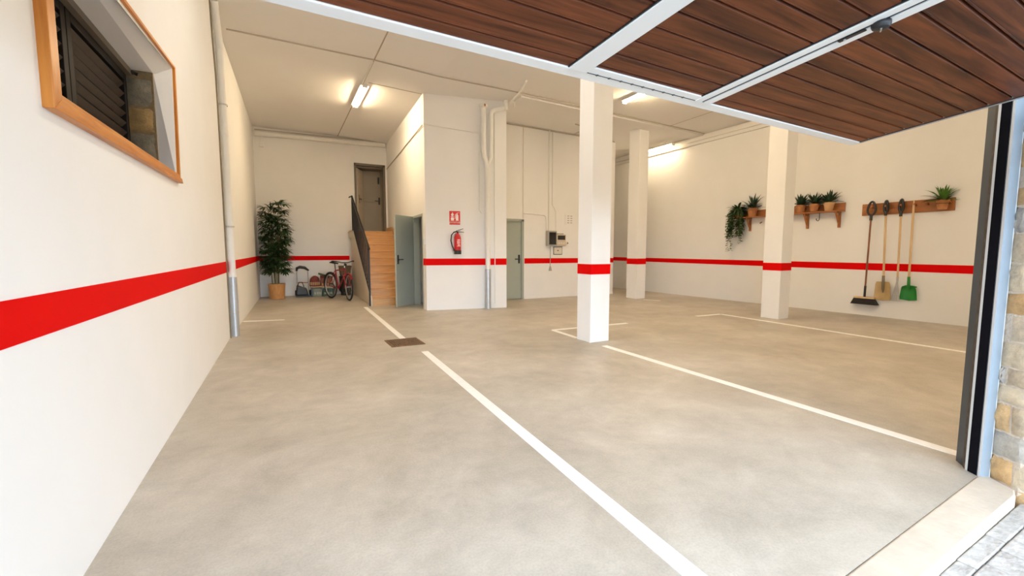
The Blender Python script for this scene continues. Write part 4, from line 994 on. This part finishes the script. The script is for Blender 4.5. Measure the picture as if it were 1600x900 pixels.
for k in range(4): MB().box(.925+k*.07, .955+k*.07, 12.874, 12.88, .30, .36+.05*(k % 2)).build('strap', M['board'], cs)
cv = thing('green_cover', (1.0, 13.0, .5), 'slanted dark green cover lying on top of the brown box', 'cover')
MB().hexa([(.85, 12.85, .60), (1.21, 12.85, .503), (1.21, 13.14, .503), (.85, 13.14, .60), (.86, 12.86, .645), (1.19, 12.86, .545), (1.19, 13.13, .545), (.86, 13.13, .645)]).build('sheet', M['canvas'], cv, bev=.008)
m = MB().hexa([(.90, 12.90, .503), (1.12, 12.90, .503), (1.12, 13.10, .503), (.90, 13.10, .503), (.90, 12.90, .575), (1.12, 12.90, .525), (1.12, 13.10, .525), (.90, 13.10, .575)]); m.build('filling', M['maroon'], cv)
# black bin and wicker basket under the steps
bi = thing('black_bin', (1.58, 12.95, 0), 'black rounded bin behind the bicycle beside the steps', 'bin')
MB().lathe([(.125, 0), (.13, .01), (.165, .50), (.17, .52), (.17, .54), (.15, .54), (.145, .1)], (1.545, 12.95, 0), 20).build('tub', M['rubber'], bi, smooth=True)
MB().ring((1.545, 12.95, .53), (0, 0, 1), .165, .013, 24, 8).build('rim', M['rubber'], bi, smooth=True)
bk = thing('wicker_basket', (1.55, 12.95, .54), 'brown wicker basket on top of the black bin', 'basket')
MB().hexa([(1.41, 12.83, .545), (1.66, 12.83, .545), (1.66, 13.07, .545), (1.41, 13.07, .545), (1.38, 12.80, .82), (1.70, 12.80, .82), (1.70, 13.10, .82), (1.38, 13.10, .82)]).build('body', M['wicker'], bk, bev=.02)
m = MB().tube([(1.385, 12.805, .82), (1.695, 12.805, .82), (1.695, 13.095, .82), (1.385, 13.095, .82), (1.385, 12.805, .82)], .014, 8); m.build('rim', M['wicker'], bk, smooth=True)

# ------------------------------------------------------------------ bicycle
rw = V((1.095, 12.27, .345)); fw = V((1.435, 11.40, .345)); bd = (fw-rw).normalized(); bs = V((-bd.y, bd.x, 0))
bi_ = thing('bicycle', (1.27, 11.85, 0), 'red bicycle parked in front of the back wall beside steps', 'bicycle')
fd = (V((.13, -1, 0))).normalized(); fs_ = V((-fd.y, fd.x, 0))      # steered front wheel heading
for c, ax in ((rw, bs), (fw, fs_)):
    w_ = MB().ring(c, ax, .322, (.021, .021), 40, 10).build('wheel', M['rubber'], bi_, smooth=True)
    MB().ring(c, ax, .292, (.014, .012), 40, 8).build('rim', M['rim'], w_, smooth=True)
    m = MB(); u0 = V((0, 0, 1)); w0 = ax.cross(u0)
    for k in range(18):
        a = 2*PI*k/18; d = u0*math.cos(a)+w0*math.sin(a); m.tube([c+ax*(.02 if k % 2 else -.02)+d*.018, c+d*.286], .0016, 4)
    m.build('spokes', M['rim'], w_)
    MB().tube([c-ax*.045, c+ax*.045], .018, 12).build('hub', M['rim'], w_)
bb = rw.lerp(fw, .42)+V((0, 0, -.06)); hd = rw.lerp(fw, .80)+V((0, 0, .44)); hdl = rw.lerp(fw, .83)+V((0, 0, .31)); stp = rw.lerp(fw, .30)+V((0, 0, .40))
m = MB(); m.tube([hd, stp], .017); m.tube([hdl, bb], .020); m.tube([bb, stp], .016); m.tube([hd+V((0, 0, .04)), hdl-V((0, 0, .03))], .021)
for s in (-1, 1): m.tube([bb+bs*.03*s, rw+bs*.055*s], .010); m.tube([stp+bs*.015*s, rw+bs*.055*s], .009)
m.build('frame', M['bikered'], bi_, smooth=True)
cr = hdl-V((0, 0, .03)); m = MB()
for s in (-1, 1): m.tube([cr, cr+fs_*.05*s+fd*.0, fw.lerp(cr, .5)+fs_*.055*s, fw+fs_*.052*s], [.018, .017, .014, .010])
m.build('fork', M['bikered'], bi_, smooth=True)
m = MB(); vs = []
for k in range(15):
    a = math.radians(-10+k*11); d = V((0, 0, 1))*math.sin(a)+fd*(-math.cos(a)); 
    for s, rr2 in ((-1, .348), (0, .358), (1, .348)): m.v.append(fw+d*rr2+fs_*.03*s)
m.f = [(3*k+j, 3*k+j+1, 3*k+j+4, 3*k+j+3) for k in range(14) for j in (0, 1)]
fdn = m.build('front_mudguard', M['bikered'], bi_, smooth=True, fix=False); so2 = fdn.modifiers.new('solid', 'SOLIDIFY'); so2.thickness = .003
m = MB()
for k in range(15):
    a = math.radians(5+k*11); d = V((0, 0, 1))*math.sin(a)-bd*(math.cos(a))
    for s, rr2 in ((-1, .348), (0, .358), (1, .348)): m.v.append(rw+d*rr2+bs*.03*s)
m.f = [(3*k+j, 3*k+j+1, 3*k+j+4, 3*k+j+3) for k in range(14) for j in (0, 1)]
fdn = m.build('rear_mudguard', M['black'], bi_, smooth=True, fix=False); so2 = fdn.modifiers.new('solid', 'SOLIDIFY'); so2.thickness = .003
ht_ = hd+V((0, 0, .15))
MB().tube([hd, ht_, ht_+fd*.05+V((0, 0, .02))], .014).build('stem', M['chrome'], bi_, smooth=True)
hb = ht_+fd*.05+V((0, 0, .02)); m = MB().tube([hb-fs_*.25-fd*.14+V((0, 0, .03)), hb-fs_*.20-fd*.06+V((0, 0, .035)), hb-fs_*.07, hb+fs_*.07, hb+fs_*.20-fd*.06+V((0, 0, .035)), hb+fs_*.25-fd*.14+V((0, 0, .03))], .0125)
hbo = m.build('handlebar', M['black'], bi_, smooth=True)
for s in (-1, 1):
    MB().tube([hb+fs_*.235*s-fd*.11+V((0, 0, .032)), hb+fs_*.262*s-fd*.22+V((0, 0, .028))], .019, 10).build('grip', M['rubber'], hbo, smooth=True)
m = MB().lathe([(.03, 0), (.035, .02), (.03, .05), (.001, .055)], hb-V((0, 0, .05))+fd*.01, 14, axis=fd); lab(m.build('headlight', M['black'], bi_, smooth=True), 'small black headlight')
st2 = stp+V((0, 0, .17))-bd*.03
MB().tube([stp-V((0, 0, .03)), st2], .0125).build('seat_post', M['iron'], bi_)
m = MB()
for k in range(7):
    t = k/6; w = .075*(1-t)**.8+.018; c = st2-bd*.12+bd*.28*t+V((0, 0, .03+.012*math.cos(t*PI)))
    m.v += [c-bs*w-V((0, 0, .02)), c-bs*w*.7+V((0, 0, .012)), c+bs*w*.7+V((0, 0, .012)), c+bs*w-V((0, 0, .02))]
m.f = [(4*k+j, 4*k+j+1, 4*k+j+5, 4*k+j+4) for k in range(6) for j in range(3)]+[(4*k+3, 4*k, 4*k+4, 4*k+7) for k in range(6)]+[(0, 1, 2, 3), (27, 26, 25, 24)]
m.build('saddle', M['black'], bi_, smooth=True)
m = MB().lathe([(.085, -.003), (.088, 0), (.085, .003)], bb+bs*.06, 24, axis=bs); ck = m.build('chainring', M['iron'], bi_)
for s in (-1, 1):
    e = bb+bs*.075*s+(bd*.12+V((0, 0, -.12)))*s; m = MB().bar(bb+bs*.075*s, e, .018, .012); c_ = m.build('crank', M['iron'], bi_)
    MB().obox(e+bs*.05*s, bs*.045, bd*.035, V((0, 0, .010))).build('pedal', M['black'], c_)

# ------------------------------------------------------------------ light
w = bpy.data.worlds.new('sky'); sc.world = w; w.use_nodes = True
nt = w.node_tree; bgn = nt.nodes['Background']
tc = nt.nodes.new('ShaderNodeTexCoord'); sep = nt.nodes.new('ShaderNodeSeparateXYZ'); rp_ = nt.nodes.new('ShaderNodeValToRGB')
nt.links.new(tc.outputs['Generated'], sep.inputs[0]); nt.links.new(sep.outputs['Z'], rp_.inputs['Fac'])
rp_.color_ramp.elements[0].position = 0; rp_.color_ramp.elements[0].color = (.745, .885, 1.04, 1)
rp_.color_ramp.elements[1].position = .8; rp_.color_ramp.elements[1].color = (.34, .44, .57, 1)
e_ = rp_.color_ramp.elements.new(.25); e_.color = (.68, .81, .97, 1)
dt = nt.nodes.new('ShaderNodeVectorMath'); dt.operation = 'DOT_PRODUCT'; dt.inputs[1].default_value = (-.38, -.92, .08)
mr_ = nt.nodes.new('ShaderNodeMapRange'); mr_.inputs['From Min'].default_value = .1; mr_.inputs['From Max'].default_value = 1; mr_.inputs['To Min'].default_value = .55; mr_.inputs['To Max'].default_value = 1.6
nt.links.new(tc.outputs['Generated'], dt.inputs[0]); nt.links.new(dt.outputs['Value'], mr_.inputs['Value'])
sc_ = nt.nodes.new('ShaderNodeVectorMath'); sc_.operation = 'SCALE'
nt.links.new(rp_.outputs['Color'], sc_.inputs[0]); nt.links.new(mr_.outputs['Result'], sc_.inputs['Scale'])
nt.links.new(sc_.outputs[0], bgn.inputs['Color']); bgn.inputs['Strength'].default_value = 8.0

sc.view_settings.view_transform = 'Standard'; sc.view_settings.look = 'None'
sc.view_settings.gamma = 1; sc.view_settings.use_curve_mapping = False
sc.view_settings.exposure = 0.0
sc.cycles.max_bounces = 14; sc.cycles.diffuse_bounces = 9; sc.cycles.glossy_bounces = 4
sc.cycles.sample_clamp_indirect = 6
